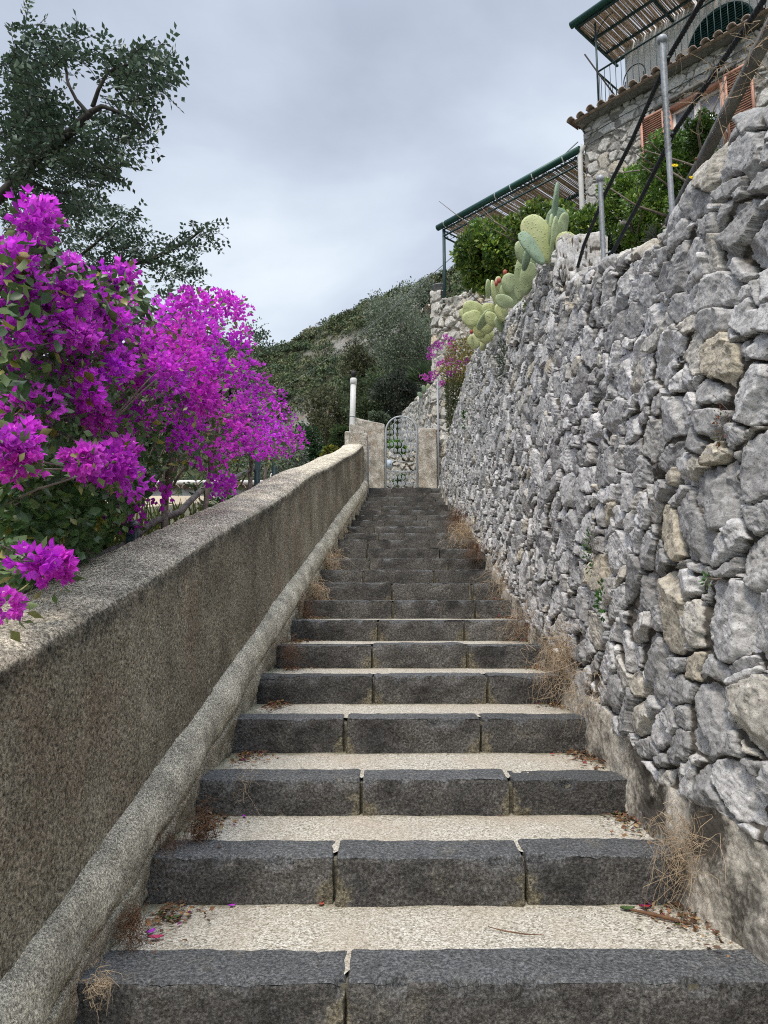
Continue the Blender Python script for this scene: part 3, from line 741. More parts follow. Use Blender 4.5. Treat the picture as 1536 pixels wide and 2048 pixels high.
g_ = 'trees on the slope beyond the gate'
tree('olive_tree', 806, 672, 82, 108, 30, 15000, .10, OLIVE, 'large grey-green olive tree touching the terrace wall beyond the gate', group=g_, tmpl=NARROW, clumps=70, wid=2.4, cr=.26)
tree('holm_oak', 722, 742, 44, 52, 33, 6000, .13, BROWNG, 'brownish green round tree behind the white vent pipe', group=g_, clumps=34)
tree('holm_oak', 745, 808, 66, 62, 27, 9000, .11, DARKG, 'darkest evergreen tree, directly above the left gate wall', group=g_, clumps=46, cr=.28)
tree('holm_oak', 655, 838, 50, 70, 36, 7000, .14, BROWNG, 'olive-brown tree left of the white vent pipe, before the cliff', group=g_, clumps=40)
tree('olive_tree', 800, 790, 50, 48, 24, 6500, .09, [(.04, .05, .035), (.07, .085, .06), (.03, .038, .024)], 'smaller grey tree beside the thin pole above the gate', group=g_, tmpl=NARROW, wid=2.4, clumps=40)
tree('pine_tree', 788, 592, 12, 14, 140, 700, .5, DARKG, 'small round tree standing up from the hill ridge', group=g_, clumps=12)
tree('olive_tree', 850, 590, 30, 38, 34, 4200, .11, OLIVE, 'grey-green tree top just left of the terrace corner pot', group=g_, tmpl=NARROW, wid=2.4, clumps=26)
tree('olive_tree', 556, 920, 58, 46, 24, 6500, .085, OLIVE, 'grey olive tree behind the white roofed house', group=g_, tmpl=NARROW, wid=2.3, clumps=36)
tree('fruit_tree', 612, 905, 38, 50, 30, 5000, .11, [(.03, .07, .025), (.045, .09, .035)], 'deep green leafy tree at the foot of the cliff', group=g_, clumps=30)
tree('shrub', 690, 880, 32, 28, 21, 2600, .09, [(.05, .09, .03), (.08, .11, .035), (.03, .05, .02)], 'green shrub at the foot of the white vent pipe', 'shrub', clumps=20)
tree('shrub', 660, 908, 22, 14, 14.5, 900, .07, [(.16, .19, .03), (.30, .28, .04), (.08, .11, .03)], 'yellow-green shrub peeping over the parapet top', 'shrub', clumps=12)
tree('shrub', 757, 835, 20, 18, 21, 1200, .08, [(.10, .14, .09), (.13, .16, .10)], 'pale sage shrub behind the left gate wall', 'shrub', clumps=12)
tree('shrub', 838, 812, 12, 10, 21.5, 500, .07, [(.12, .16, .03), (.07, .11, .03)], 'small lime-green shrub on the wall above the gate', 'shrub', clumps=8)
tree('shrub', 800, 893, 22, 18, 20.3, 1400, .07, [(.12, .30, .04), (.18, .36, .06), (.07, .18, .03)], 'bright green leafy plant seen through the gate', 'shrub', clumps=10)
tree('shrub', 800, 962, 14, 14, 18.4, 700, .045, [(.06, .14, .03), (.09, .18, .04)], 'low green weed behind the foot of the gate', 'weed', clumps=8)

# ------------------------------------------------------------------ terrace walls beyond
def wall_strip(a, b, z0, z1a, z1b, nu, nv, g, seed, th=.4, z0b=None, **kw):
    """straight rubble wall from a to b (xy), face towards the camera side, with a cap"""
    a = np.array(a, float); b = np.array(b, float); L = np.linalg.norm(b-a); t = (b-a)/L; n2 = np.array([t[1], -t[0]])
    if n2[1] > 0: n2 = -n2
    P = np.zeros((nu, nv, 3)); N = np.zeros((nu, nv, 3)); UV = np.zeros((nu, nv, 2))
    for i, s in enumerate(np.linspace(0, 1, nu)):
        zt = z1a+(z1b-z1a)*s+.05*float(noise(np.array([s*L*2.5, 0, seed]), 3)); zb_ = z0 if z0b is None else z0+(z0b-z0)*s
        H = zt-zb_; u = np.linspace(0, H+th, nv); f = u <= H; xy = a+t*s*L
        P[i, f, 0] = xy[0]; P[i, f, 1] = xy[1]; P[i, f, 2] = zb_+u[f]; N[i, f, 0] = n2[0]; N[i, f, 1] = n2[1]
        P[i, ~f, 0] = xy[0]-n2[0]*(u[~f]-H); P[i, ~f, 1] = xy[1]-n2[1]*(u[~f]-H); P[i, ~f, 2] = zt; N[i, ~f, 2] = 1
        UV[i, :, 0] = s*L; UV[i, :, 1] = zb_+u
    V, C = rubble(P, N, UV, g=g, seed=seed, **kw)
    flip = np.cross(np.array([t[0], t[1], 0]), [0, 0, 1])[:2] @ n2 < 0
    return V, grid_faces(nu, nv, bool(flip)), C
TD = np.array([.666, -.746, 0]); BD = np.array([.746, .666, 0])   # along the house front, and away behind it
A = np.array([1.19, 17.3, 0])
V1, F1, C1 = wall_strip(A[:2], (A+TD*5.5)[:2], 2.0, 7.62, 7.5, 560, 480, .19, 201, relief=.04, mort=.014, slope=0)
V2, F2, C2 = wall_strip((A+BD*4)[:2], A[:2], 2.0, 7.62, 7.62, 200, 260, .19, 202, relief=.04, mort=.014)
V3, F3, C3 = wall_strip((A+BD*.01-TD*.02)[:2], (A+TD*.36)[:2], 7.3, 7.98, 7.9, 50, 70, .2, 203, relief=.04, th=.35)
tw = put('terrace_wall', np.concatenate([V1, V2, V3]), np.concatenate([F1, F2+len(V1), F3+len(V1)+len(V2)]), M_RUBBLE2, None, {'cell': np.concatenate([C1, C2, C3])},
         label='high pale rubble terrace wall carrying the green pergola post', cat='wall')
V1, F1, C1 = wall_strip((.55, 24.2), (1.32, 17.75), 2.0, 6.75, 5.75, 420, 260, .17, 211, relief=.05, z0b=2.0)
put('garden_wall', V1, F1, M_RUBBLE2, None, {'cell': C1}, label='sloping grey rubble wall climbing behind the gate arch', cat='wall')
V1, F1, C1 = wall_strip((-1.2, 21.2), (.95, 20.9), 1.8, 4.7, 4.85, 280, 240, .17, 212, relief=.05)
put('garden_wall', V1, F1, M_RUBBLE2, None, {'cell': C1}, label='low pale stone wall seen through the gate bars', cat='wall')

# plastered walls that hold the gate
def plaster_block(name, x0, x1, y0, y1, z0, z1a, z1b, label=None, cat=None, seed=3, cell=.03):
    V, Fc, t, V0 = rough_box(x0, x1, y0, y1, z0, z1a, cell, .012, seed, .03)
    # retarget height: sloping top
    f = (V[:, 2]-z0)/(z1a-z0); zt = z1a+(z1b-z1a)*(V[:, 0]-x0)/(x1-x0); V[:, 2] = z0+f*(zt-z0)
    return put(name, V, Fc, M_OLDPLASTER, None, {'zone': t*.6+.0, 'edge': np.zeros(len(V))}, label=label, cat=cat, smooth=True)
plaster_block('gate_wall', -.76, .02, 17.0, 17.3, 2.2, 4.68, 4.50, 'patchy beige plaster wall left of the gate', 'wall', 5)
plaster_block('gate_wall', .82, 1.27, 17.02, 17.3, 2.2, 4.43, 4.40, 'patchy beige plaster pillar right of the gate', 'wall', 6)
plaster_block('end_pillar', -.80, -.34, 14.36, 14.95, 1.9, 3.66, 3.62, 'low plastered pillar ending the parapet by the white pipe', 'pillar', 7)
plaster_block('end_pillar', -.72, -.42, 14.97, 15.5, 1.9, 3.98, 3.90, 'taller broken plaster stub behind the low end pillar', 'pillar', 8)
mb = MB(); mb.tube([(1.30, 16.98, 2.55), (1.30, 16.98, 5.6)], .022, 8); mb.build('thin_pipe', M_GREYIRON, None, label='thin grey conduit rising beside the right gate pillar', cat='pipe')
mb = MB(); mb.tube([(-.345, 14.9, 2.4), (-.345, 14.9, 3.5)], .03, 8); mb.build('thin_pipe', M_GREYIRON, None, label='grey downpipe on the corner of the low end pillar', cat='pipe')
V, Fc, t, V0 = rough_box(1.16, 1.32, 15.6, 15.8, 2.55, 3.05, .03, .03, 9, .05)
V[:, 0] += (V[:, 2]-2.6)*.35
put('white_sack', V, Fc, M_WHITEWALL, None, label='white lump at the foot of the right gate pillar', cat='sack', smooth=True)

# ------------------------------------------------------------------ gate
gate = empty('garden_gate', (.415, 17.0, 2.6), 'arched pale grey wrought iron gate with scrollwork at the top of the steps', 'gate')
gx0, gx1, gz0, gs = .045, .785, 2.62, 4.31; gy = 16.98; R_ = (gx1-gx0)/2; gc = (gx0+gx1)/2
mb = MB()
arc = [(gc-R_*math.cos(a), gy, gs+R_*math.sin(a)) for a in np.linspace(0, math.pi, 20)]
mb.tube([(gx0, gy, gz0)]+arc+[(gx1, gy, gz0)], .021, 8); mb.tube([(gx0, gy, gz0+.03), (gx1, gy, gz0+.03)], .015, 6)
mb.tube([(gx0, gy, 3.62), (gx1, gy, 3.52)], .011, 6); mb.tube([(gx0, gy, 3.36), (gx1, gy, 3.30)], .011, 6)
mb.build('frame', M_PALEIRON, gate, smooth=True)
def spiral(cx, cz, r, a0, sgn, n=14, turns=1.35):
    t = np.linspace(0, 1, n); a = a0+sgn*t*turns*2*math.pi; rr = r*(1-.78*t)
    return np.stack([cx+np.cos(a)*rr, np.full(n, gy), cz+np.sin(a)*rr], 1)
cw = (gx1-gx0)/4; ch = .30
for (za, zb_) in ((gz0+.08, 3.30), (3.66, 4.66)):
    z = za; row = 0
    mbv = MB(); cnt = 0
    while z < zb_-.10:
        for c in range(5):
            cx = gx0+cw*(c if row % 2 == 0 else c+.5)
            if cx < gx0+.02 or cx > gx1-.02: continue
            if z > gs and (cx-gc)**2+(z+.1-gs)**2 > (R_-.03)**2: continue
            for sx in (-1, 1):
                mbv.tube(spiral(cx+sx*.040, z+.05, .038, math.pi/2, -sx), .0085, 4); mbv.tube(spiral(cx+sx*.040, z+.17, .038, -math.pi/2, sx), .0085, 4)
            cnt += 1
        z += ch*.5; row += 1
    mbv.build('scrollwork', M_PALEIRON, gate, smooth=True)
    for c in range(1, 4):
        x = gx0+cw*c; top = min(zb_, gs+math.sqrt(max(0, R_**2-(x-gc)**2))); z = np.arange(za, top, .02)
        mv = MB(); mv.tube(np.stack([x+.030*np.sign(np.sin(z/.30*2*math.pi))*np.abs(np.sin(z/.30*2*math.pi))**.5, np.full(len(z), gy), z], 1), .009, 4)
        mv.build('bar', M_PALEIRON, gate, smooth=True)
lp = MB().box((gx0+.085, gy-.02, 3.51), (.13, .035, .19)).build('lock_plate', simple('pale_blue_steel', (.42, .50, .58), .5), gate)
MB().box((gx0+.10, gy-.041, 3.50), (.02, .01, .035)).build('keyhole', M_BLACK, lp)

# ------------------------------------------------------------------ vent pipe
vp = empty('vent_pipe', (-.735, 15.75, 2.6), 'tall white plastic vent pipe with black cap rising behind the parapet end', 'pipe')
b0 = np.array([-.74, 15.75, 2.6]); t0 = atY(705, 757, 15.75); t0[0] = -.685
MB().tube(np.array([b0+(t0-b0)*s for s in (0, .35, .7, 1)]), .064, 16).build('pipe', M_WHITEPLASTIC, vp, smooth=True)
dv = (t0-b0)/np.linalg.norm(t0-b0)
MB().tube([t0-dv*.14, t0-dv*.13, t0-dv*.02, t0], [.066, .078, .078, .066], 16).build('collar', M_WHITEPLASTIC, vp, smooth=True)
q = b0+(t0-b0)*.66; MB().tube([q-dv*.01, q+dv*.01], .068, 16).build('joint_ring', M_GREYIRON, vp)
mb = MB(); mb.tube([t0, t0+dv*.05, t0+dv*.06, t0+dv*.12, t0+dv*.17], [.045, .045, .06, .062, .055], 12); mb.build('cap', M_BLACK, vp, smooth=True)

# ------------------------------------------------------------------ right rope railing
rail = empty('rope_railing', (1.5, 4, 2.1), 'twisted grey iron posts carrying two black ropes on top of the right wall', 'railing')
def twisted_post(x, d, z0, z1, r):
    n = 90; z = np.linspace(z0, z1, n); a = np.arange(4)*math.pi/2
    tw = np.clip((z-z0)/(z1-z0), 0, 1); ang = np.where((tw > .38) & (tw < .72), (tw-.38)/.34*16, np.where(tw >= .72, 16, 0.))
    V = np.stack([x+r*1.2*np.cos(ang[:, None]+a+.4), d+r*1.2*np.sin(ang[:, None]+a+.4), np.repeat(z[:, None], 4, 1)], -1).reshape(-1, 3)
    i = np.arange(n-1)[:, None]*4; j = np.arange(4)[None]; Q = np.stack([i+j, i+(j+1) % 4, i+4+(j+1) % 4, i+4+j], -1).reshape(-1, 4)
    mb = MB().add(V, Q); p = mb.build('post', M_GREYIRON, rail)
    MB().sphere((x, d, z1+r*1.1), r*1.75, 16, 12).build('finial', M_GREYIRON, p, smooth=True)
    for zz in (z1-.09, z1-.53):
        if zz < z0+.05: continue
        h = MB(); h.tube([(x+r*.8, d, zz), (x+r*1.9, d-.012, zz+.004), (x+r*2.6, d-.012, zz+.014)], .005, 6); h.build('hook', M_GREYIRON, p, smooth=True)
twisted_post(1.49, 3.5, 1.98, 3.02, .0165); twisted_post(1.495, 4.65, 2.15, 2.95, .0165)
twisted_post(1.60, 1.9, 2.2, 3.08, .0165)
def rope(pts, r):
    pts = np.array(pts, float); s = np.concatenate([[0], np.cumsum(np.linalg.norm(np.diff(pts, axis=0), axis=1))]); n = int(s[-1]/.006)
    u = np.linspace(0, s[-1], n); P = np.stack([np.interp(u, s, pts[:, k]) for k in range(3)], 1)
    P[:, 2] -= .0
    mb = MB()
    for ph in (0, 2.094, 4.189):
        a = u/.045*2*math.pi/1.5+ph
        mb.tube(P+np.stack([np.cos(a)*r*.55, 0*a, np.sin(a)*r*.55], 1), r*.62, 6)
    return mb.build('rope', M_ROPE, rail, smooth=True)
ox = 1.525
rope([(ox+.1, 1.4, 3.0), (ox+.08, 1.9, 2.95), (ox+.02, 2.7, 2.90), (ox, 3.5, 2.945), (ox, 4.1, 2.875), (ox, 4.65, 2.86), (ox+.03, 5.3, 2.83), (ox+.1, 5.9, 2.80)], .0122)
rope([(ox+.1, 1.4, 2.55), (ox+.08, 1.9, 2.53), (ox+.02, 2.7, 2.47), (ox, 3.5, 2.50), (ox, 4.1, 2.42), (ox, 4.65, 2.37), (ox+.1, 5.4, 2.34)], .0122)

mb = MB(); mb.bar((1.625, 3.86, 2.19), (1.65, 2.0, 2.64), .055, .035)
mb.build('coping_slab', M_CONCRETE, None, label='concrete slab slanting over the top of the right wall, underside shade in its colour', cat='slab')

# ------------------------------------------------------------------ house
HC = np.array([4.2, 14., 0])
house = empty('stone_house', (4.2, 14., 5.), 'two storey grey stone house with brown shutters and tiled balcony edge', 'house')
def hp(s, z, out=0.): return HC+TD*s-BD*out+np.array([0, 0, z])
V1, F1, C1 = wall_strip(HC[:2], (HC+TD*9)[:2], 4.6, 10.12, 10.12, 860, 520, .165, 301, relief=.030, mort=.020, flat=.7, th=.02)
# cut the window opening out of the wall mesh
def cut(V, F_, C, s0, s1, z0, z1):
    r = V-HC; s = r@TD; z = V[:, 2]; inside = (s > s0) & (s < s1) & (z > z0) & (z < z1)
    F_ = F_[~inside[F_].all(axis=1)]; return F_
WS0, WS1, WZ0, WZ1 = 1.80, 2.86, 8.15, 9.55
F1 = cut(V1, F1, C1, WS0-.01, WS1+.01, WZ0, WZ1)
V2, F2, C2 = wall_strip((HC+BD*6)[:2], HC[:2], 4.6, 10.12, 10.12, 160, 160, .18, 302, relief=.02, mort=.016, flat=.85, th=.02)
put('stone_wall', np.concatenate([V1, V2]), np.concatenate([F1, F2+len(V1)]), M_HOUSESTONE, house, {'cell': np.concatenate([C1, C2])})
# eaves: slab and curved tiles
mb = MB(); c = hp(4.4, 10.17, .02); mb.box(hp(4.45, 10.150, .04), (9.0, .36, .06), TD, BD); mb.box(HC+BD*3-TD*.0+np.array([0, 0, 10.147]), (.16, 6.0, .06), TD, BD)
eave = mb.build('balcony_slab', M_CONCRETE, house)
for k in range(40):
    s = -.10+k*.235
    a = np.linspace(0, math.pi, 9); L_ = .30; R0 = .062
    V = []; rs_ = random.Random(k)
    dz = rs_.uniform(-.012, .012); off = rs_.uniform(-.03, .03)
    for e, (o, rr) in enumerate(((.20+off+.14, R0*1.08), (.12-L_+.14, R0*.85))):
        for th in (0, .016):
            for aa in a: V.append(hp(s+math.cos(aa)*(rr+th), 10.150+math.sin(aa)*(rr+th)+dz, o))
    V = np.array(V); n9 = 9; Q = []
    for j in range(n9-1):
        Q += [[j, j+1, 18+j+1, 18+j], [9+j, 27+j, 27+j+1, 9+j+1], [j, 9+j, 9+j+1, j+1], [18+j, 18+j+1, 27+j+1, 27+j]]
    MB().add(V, Q).build('eave_tile', M_TERRACOTTA, house, smooth=False)
for k in range(14):
    V = []; a = np.linspace(0, math.pi, 9); R0 = .062; o0 = .1+k*.235
    for e, (o, rr) in enumerate(((.13, R0*1.08), (-.08, R0*.85))):
        for th in (0, .016):
            for aa in a: V.append(HC-TD*o+BD*(o0+math.cos(aa)*(rr+th))+np.array([0, 0, 10.150+math.sin(aa)*(rr+th)]))
    V = np.array(V); Q = []
    for j in range(8):
        Q += [[j, j+1, 18+j+1, 18+j], [9+j, 27+j, 27+j+1, 9+j+1], [j, 9+j, 9+j+1, j+1], [18+j, 18+j+1, 27+j+1, 27+j]]
    MB().add(V, Q).build('eave_tile', M_TERRACOTTA, house)
# under-tiles: terracotta board just below
MB().bar(hp(-.05, 10.150, .235), hp(9, 10.150, .235), .10, .03).build('eave_board', M_TERRACOTTA, house)
# window
win = MB(); 
for s in (WS0+.03, WS1-.03): win.box(hp(s, (WZ0+WZ1)/2, -.10), (.06, .22, WZ1-WZ0), TD, BD)
win.box(hp((WS0+WS1)/2, WZ1-.04, -.10), (WS1-WS0, .22, .08), TD, BD)
wf = win.build('window', M_SHUTTER, house)
wi = MB(); mid = (WS0+WS1)/2
for s in (WS0+.085, mid-.03, mid+.03, WS1-.085): wi.box(hp(s, (WZ0+WZ1)/2-.03, -.12), (.055, .05, WZ1-WZ0-.08), TD, BD)
for z in (WZ1-.115, WZ0+.04): wi.box(hp(mid, z, -.1235), (WS1-WS0-.12, .05, .06), TD, BD)
wi.build('sash', M_WHITEWALL, wf)
MB().box(hp(mid, (WZ0+WZ1)/2, -.14), (WS1-WS0-.1, .012, WZ1-WZ0-.06), TD, BD).build('pane', M_GLASS, wf)
MB().box(hp(mid, (WZ0+WZ1)/2, -.32), (WS1-WS0+.2, .02, WZ1-WZ0+.2), TD, BD).build('curtain', M_WHITEWALL, wf)
MB().box(hp(mid, WZ1+.075, .04), (1.5, .10, .07), TD, BD).build('lintel', M_CONCRETE, house)
def shutter(s0, s1, z0, z1, out, mat, name='shutter', parent=None):
    mb = MB(); w = .045
    mb.box(hp(s0+w/2, (z0+z1)/2, out), (w, .035, z1-z0), TD, BD); mb.box(hp(s1-w/2, (z0+z1)/2, out), (w, .035, z1-z0), TD, BD)
    for z in (z0+w/2, z1-w/2): mb.box(hp((s0+s1)/2, z, out+.002), (s1-s0-.01, .035, w), TD, BD)
    z = z0+w
    while z < z1-w-.02:
        mb.bar(hp(s0+w, z+.025, out-.005), hp(s1-w, z+.025, out-.005), .045, .008, up=(-.5*BD[0]*.6, -.5*BD[1]*.6, .8)); z += .045
    return mb.build(name, mat, parent)
shutter(1.28, 1.76, WZ0, WZ1, .045, M_SHUTTER, 'shutter', house)
shutter(2.90, 3.38, WZ0, WZ1, .045, M_SHUTTER, 'shutter', house)
# upper storey
US = .36
mb = MB(); a0 = HC+BD*1.2+TD*US
mb.box(a0+TD*4.3+BD*2+np.array([0, 0, 11.35]), (8.6, 4, 2.3), TD, BD); mb.build('upper_wall', M_WHITEWALL, house)
dc = 2.42; hw = .66; ds = HC+BD*1.16
ang = np.linspace(0, math.pi, 16); ol = [ds+TD*(dc+hw*math.cos(a))+np.array([0, 0, 11.33+hw*math.sin(a)]) for a in ang]+[ds+TD*(dc-hw)+np.array([0, 0, 10.2]), ds+TD*(dc+hw)+np.array([0, 0, 10.2])]
V = np.array(ol+[p+BD*.05 for p in ol]+[np.mean(ol, 0)]); m = len(ol); T = [[i, (i+1) % m, 2*m] for i in range(m)]; Q = [[i, m+i, m+(i+1) % m, (i+1) % m] for i in range(m)]
dm = MB().add(V, Q, T)
z = 10.25
while z < 11.95:
    ww = hw if z < 11.33 else math.sqrt(max(0, hw**2-(z-11.33)**2))
    if ww > .08: dm.bar(ds+TD*(dc-ww+.04)-BD*.012+np.array([0, 0, z]), ds+TD*(dc+ww-.04)-BD*.012+np.array([0, 0, z]), .04, .012, up=(-.3, -.3, .8))
    z += .055
dm.build('arched_door_shutter', M_GREENSHUTTER, house)
# balcony railing
rl = MB(); rl.bar(hp(.34, 11.22, -.06), hp(8.8, 11.22, -.06), .035, .02); rl.bar(hp(.34, 10.30, -.06), hp(8.8, 10.30, -.06), .025, .012)
rl.bar(HC+BD*.06+TD*.34+np.array([0, 0, 11.22]), HC+BD*1.5+TD*.34+np.array([0, 0, 11.22]), .035, .02)
rl = rl.build('balcony_railing', M_TEALMETAL, house)
for k in range(67): MB().tube([hp(.38+k*.125, 10.2, -.06), hp(.38+k*.125, 11.22, -.06)], .0075, 5).build('baluster', M_TEALMETAL, rl)
for k in range(9):
    p = HC+BD*(.2+k*.15)+TD*.34; MB().tube([p+np.array([0, 0, 10.2]), p+np.array([0, 0, 11.22])], .0075, 5).build('baluster', M_TEALMETAL, rl)
# balcony pergola
RZ = 12.42
def reed_mat(o, du, dv_, L, Wd, z, step=.026, r=.0085, seed=1, drop=.0, mb=None):
    rr = random.Random(seed); mb = mb or MB(); s = 0
    while s < L:
        if rr.random() < .88:
            a = o+du*(s+rr.uniform(-.012, .012))+dv_*rr.uniform(-.06, .02)+np.array([0, 0, z+rr.uniform(-.01, .01)])
            b = o+du*(s+rr.uniform(-.03, .03))+dv_*(Wd+rr.uniform(-.1, .05))+np.array([0, 0, z+drop+rr.uniform(-.01, .01)])
            mb.tube([a, (a+b)/2+np.array([0, 0, rr.uniform(-.012, .012)]), b], r*rr.uniform(.7, 1.5), 4, cap=False)
        s += step
    return mb
up_o = HC-TD*.02-BD*.12
pr = reed_mat(up_o, TD, BD, 9, 1.55, RZ+.02, seed=4, step=.022, mb=reed_mat(up_o, TD, BD, 9, 1.55, RZ, seed=3, step=.017)).build('reed_screen', M_REED, house)
mb = MB()
for o in (.0, .55, 1.1, 1.5): mb.bar(up_o+BD*o+np.array([0, 0, RZ-.05]), up_o+BD*o+TD*9+np.array([0, 0, RZ-.05]), .05, .04)
for s in (.05, 1.5, 3.2, 5): mb.bar(up_o+TD*s+np.array([0, 0, RZ-.09]), up_o+TD*s+BD*1.6+np.array([0, 0, RZ-.09]), .05, .04)
mb.build('roof_frame', M_TEALMETAL, house)
MB().tube([up_o-BD*.05-TD*.08+np.array([0, 0, RZ+.04]), up_o-BD*.05+TD*9+np.array([0, 0, RZ+.04])], .075, 12).build('gutter', M_GREENMETAL, house, smooth=True)
MB().tube([hp(.34, 10.2, -.06), hp(.34, RZ-.05, -.06)], .022, 8).build('balcony_post', M_TEALMETAL, house)
mb = MB(); cc = hp(.34, RZ-.5, -.06); mb.tube([cc+TD*.42*(1-math.cos(a))+np.array([0, 0, .42*math.sin(a)]) for a in np.linspace(0, 1.57, 8)], .011, 5)
cq = hp(.42, RZ-.62, -.06); mb.tube([cq+TD*.05*math.cos(a)*(1-a/12)+np.array([0, 0, .05*math.sin(a)*(1-a/12)]) for a in np.linspace(0, 8, 22)], .008, 5)
mb.build('bracket', M_TEALMETAL, house, smooth=True)
mb = MB(); mb.tube([hp(.10, 11.75, -.0), hp(.34, 11.25, -.0), hp(.80, 10.3, -.02)], .016, 6); mb.build('loose_pole', M_DARKBARK, None, label='dark stick leaning on the balcony railing corner', cat='stick')
ch = empty('garden_chair', tuple(hp(.95, 10.2, -.45)), 'round backed dark wire chair behind the balcony railing', 'chair')
cb = hp(.95, 0, -.45)
MB().tube([cb+TD*.24*math.cos(a)+np.array([0, 0, 10.95+.27*math.sin(a)]) for a in np.linspace(-.3, math.pi+.3, 18)], .012, 6).build('backrest', M_BLACK, ch, smooth=True)
MB().box(cb+BD*.2+np.array([0, 0, 10.66]), (.44, .42, .03), TD, BD).build('seat', M_BLACK, ch)
for sx in (-1, 1):
    for sy in (0, 1): MB().tube([cb+TD*.2*sx+BD*.38*sy+np.array([0, 0, 10.2]), cb+TD*.2*sx+BD*.38*sy+np.array([0, 0, 10.66+.3*(1-sy)])], .011, 6).build('leg', M_BLACK, ch)
# downpipe at the house corner
dp = MB(); q0 = hp(-.08, 4.9, .05)
dp.tube([q0, q0+np.array([0, 0, 4.55]), q0+np.array([.03, 0, 4.68]), q0+TD*.10+np.array([0, 0, 4.78])], .055, 12); dp.build('downpipe', M_WHITEPLASTIC, house, smooth=True)
mb = MB()
for z, dz, o in ((9.75, -.35, .03), (9.55, -.3, .03)): mb.tube([hp(.1, z+.1, o)+TD*s+np.array([0, 0, .02*math.sin(s*2)+dz*0]) for s in np.linspace(0, 8, 20)], .007, 4)
mb.build('facade_cable', M_BLACK, house)

# ------------------------------------------------------------------ lower pergola
G1 = np.array([1.47, 17.0, 0]); G2 = np.array([4.13, 14.02, 0]); LG = np.linalg.norm(G2-G1); GD = (G2-G1)/LG; GZ = 9.55
pg = empty('pergola', tuple(G1+np.array([0, 0, 7.6])), 'green metal pergola with reed roof on the terrace beside the house', 'pergola')
def gp(s, o, z): return G1+GD*s+BD*o+np.array([0, 0, z])
MB().tube([gp(-.14, -.04, GZ+.03), gp(LG, -.04, GZ+.06)], .075, 12).build('gutter', M_GREENMETAL, pg, smooth=True)
for s in (.12, 1.75, 2.2, 2.8, 3.6):
    if s < LG: MB().tube([gp(s-.008, -.04, GZ+.033), gp(s+.008, -.04, GZ+.033)], .079, 12).build('gutter_clip', M_WHITEPLASTIC, pg)
def fascia(p0, p1, ztop, hgt):
    mb = MB(); d = (p1-p0); L = np.linalg.norm(d); d = d/L
    mb.bar(p0+[0, 0, ztop], p1+[0, 0, ztop], .03, .025); mb.bar(p0+[0, 0, ztop-hgt], p1+[0, 0, ztop-hgt], .035, .03)
    n = int(L/.22)
    for k in range(n):
        a = p0+d*(k*L/n); b = p0+d*((k+1)*L/n); lo, hi = np.array([0, 0, ztop-hgt]), np.array([0, 0, ztop])
        mb.tube([a+(lo if k % 2 else hi), b+(hi if k % 2 else lo)], .006, 4)
        c = (a+b)/2+np.array([0, 0, ztop-hgt*.5+(.04 if k % 2 else -.04)])
        for sg in (-1, 1):
            t = np.linspace(0, 7, 14); mb.tube(np.array([c+d*sg*(.05+math.cos(x)*.035*(1-x/9))+np.array([0, 0, math.sin(x)*.035*(1-x/9)]) for x in t]), .005, 4)
    return mb.build('lattice_fascia', M_TEALMETAL, pg)
fascia(gp(0, 0, 0), gp(LG, 0, 0), GZ-.07, .17); fascia(gp(0, 0, 0), gp(0, 3.0, 0), GZ-.07, .17)
MB().bar(gp(.02, .02, 7.3), gp(.02, .02, GZ-.05), .075, .075, up=(1, 0, 0)).build('post', M_TEALMETAL, pg)
MB().bar(gp(.02, 3.0, 7.3), gp(.02, 3.0, GZ-.05), .075, .075, up=(1, 0, 0)).build('post', M_TEALMETAL, pg)
for o in (1.1, 2.05, 3.0): MB().bar(gp(0, o, GZ-.12), gp(LG, o, GZ-.12), .05, .07).build('beam', M_TEALMETAL, pg)
reed_mat(gp(.05, .03, 0), GD, BD, LG, 3.05, GZ-.02, step=.022, seed=9, mb=reed_mat(gp(.05, .03, 0), GD, BD, LG, 3.05, GZ-.04, step=.0165, seed=8, r=.0095)).build('reed_screen', M_REED, pg)
mb = MB(); mb.tube([gp(LG*.62+.5*(1-math.cos(a)), 1.1, GZ-.75+.62*math.sin(a)) for a in np.linspace(0, 1.57, 10)], .014, 6); mb.build('brace', M_TEALMETAL, pg, smooth=True)
pt = empty('metal_pot', (1.42, 17.42, 7.92), 'grey metal tub standing on the terrace wall corner', 'pot')
c0 = np.array([1.40, 17.45, 7.88]); mb = MB(); mb.tube([c0, c0+[0, 0, .3], c0+[0, 0, .31], c0+[0, 0, .33]], [.15, .185, .20, .19], 18); mb.build('tub', M_GALV, pt, smooth=True)
MB().tube([c0+[.26, -.05, .12], c0+[.26, -.05, .5]], .02, 6).build('stake', M_DARKBARK, pt)

# ------------------------------------------------------------------ wires
def wire(a, b, r, sag, label):
    a, b = np.array(a), np.array(b); t = np.linspace(0, 1, 24)[:, None]
    P = a+(b-a)*t; P[:, 2] -= sag*4*(t*(1-t))[:, 0]; mb = MB().tube(P, r, 5)
    mb.build('overhead_cable', M_GREYIRON, None, label=label, cat='cable', smooth=True)
wire(gp(LG, -.1, 9.75), ray(560, 778)/ray(560, 778)[1]*42, .012, .5, 'thin grey cable running from the house corner down across the hill')
wire(ray(795, 800)/ray(795, 800)[1]*26, ray(700, 905)/ray(700, 905)[1]*24, .014, .05, 'dark cable slanting down in front of the dark trees')
p0 = ray(789, 850)/ray(789, 850)[1]*26; p1 = ray(790, 774)/ray(790, 774)[1]*26; p0[0] = p1[0]
MB().tube([p0-[0, 0, 4], p1], .035, 8).build('thin_pole', M_GREYIRON, None, label='thin grey pole above the gate among the trees', cat='pole')

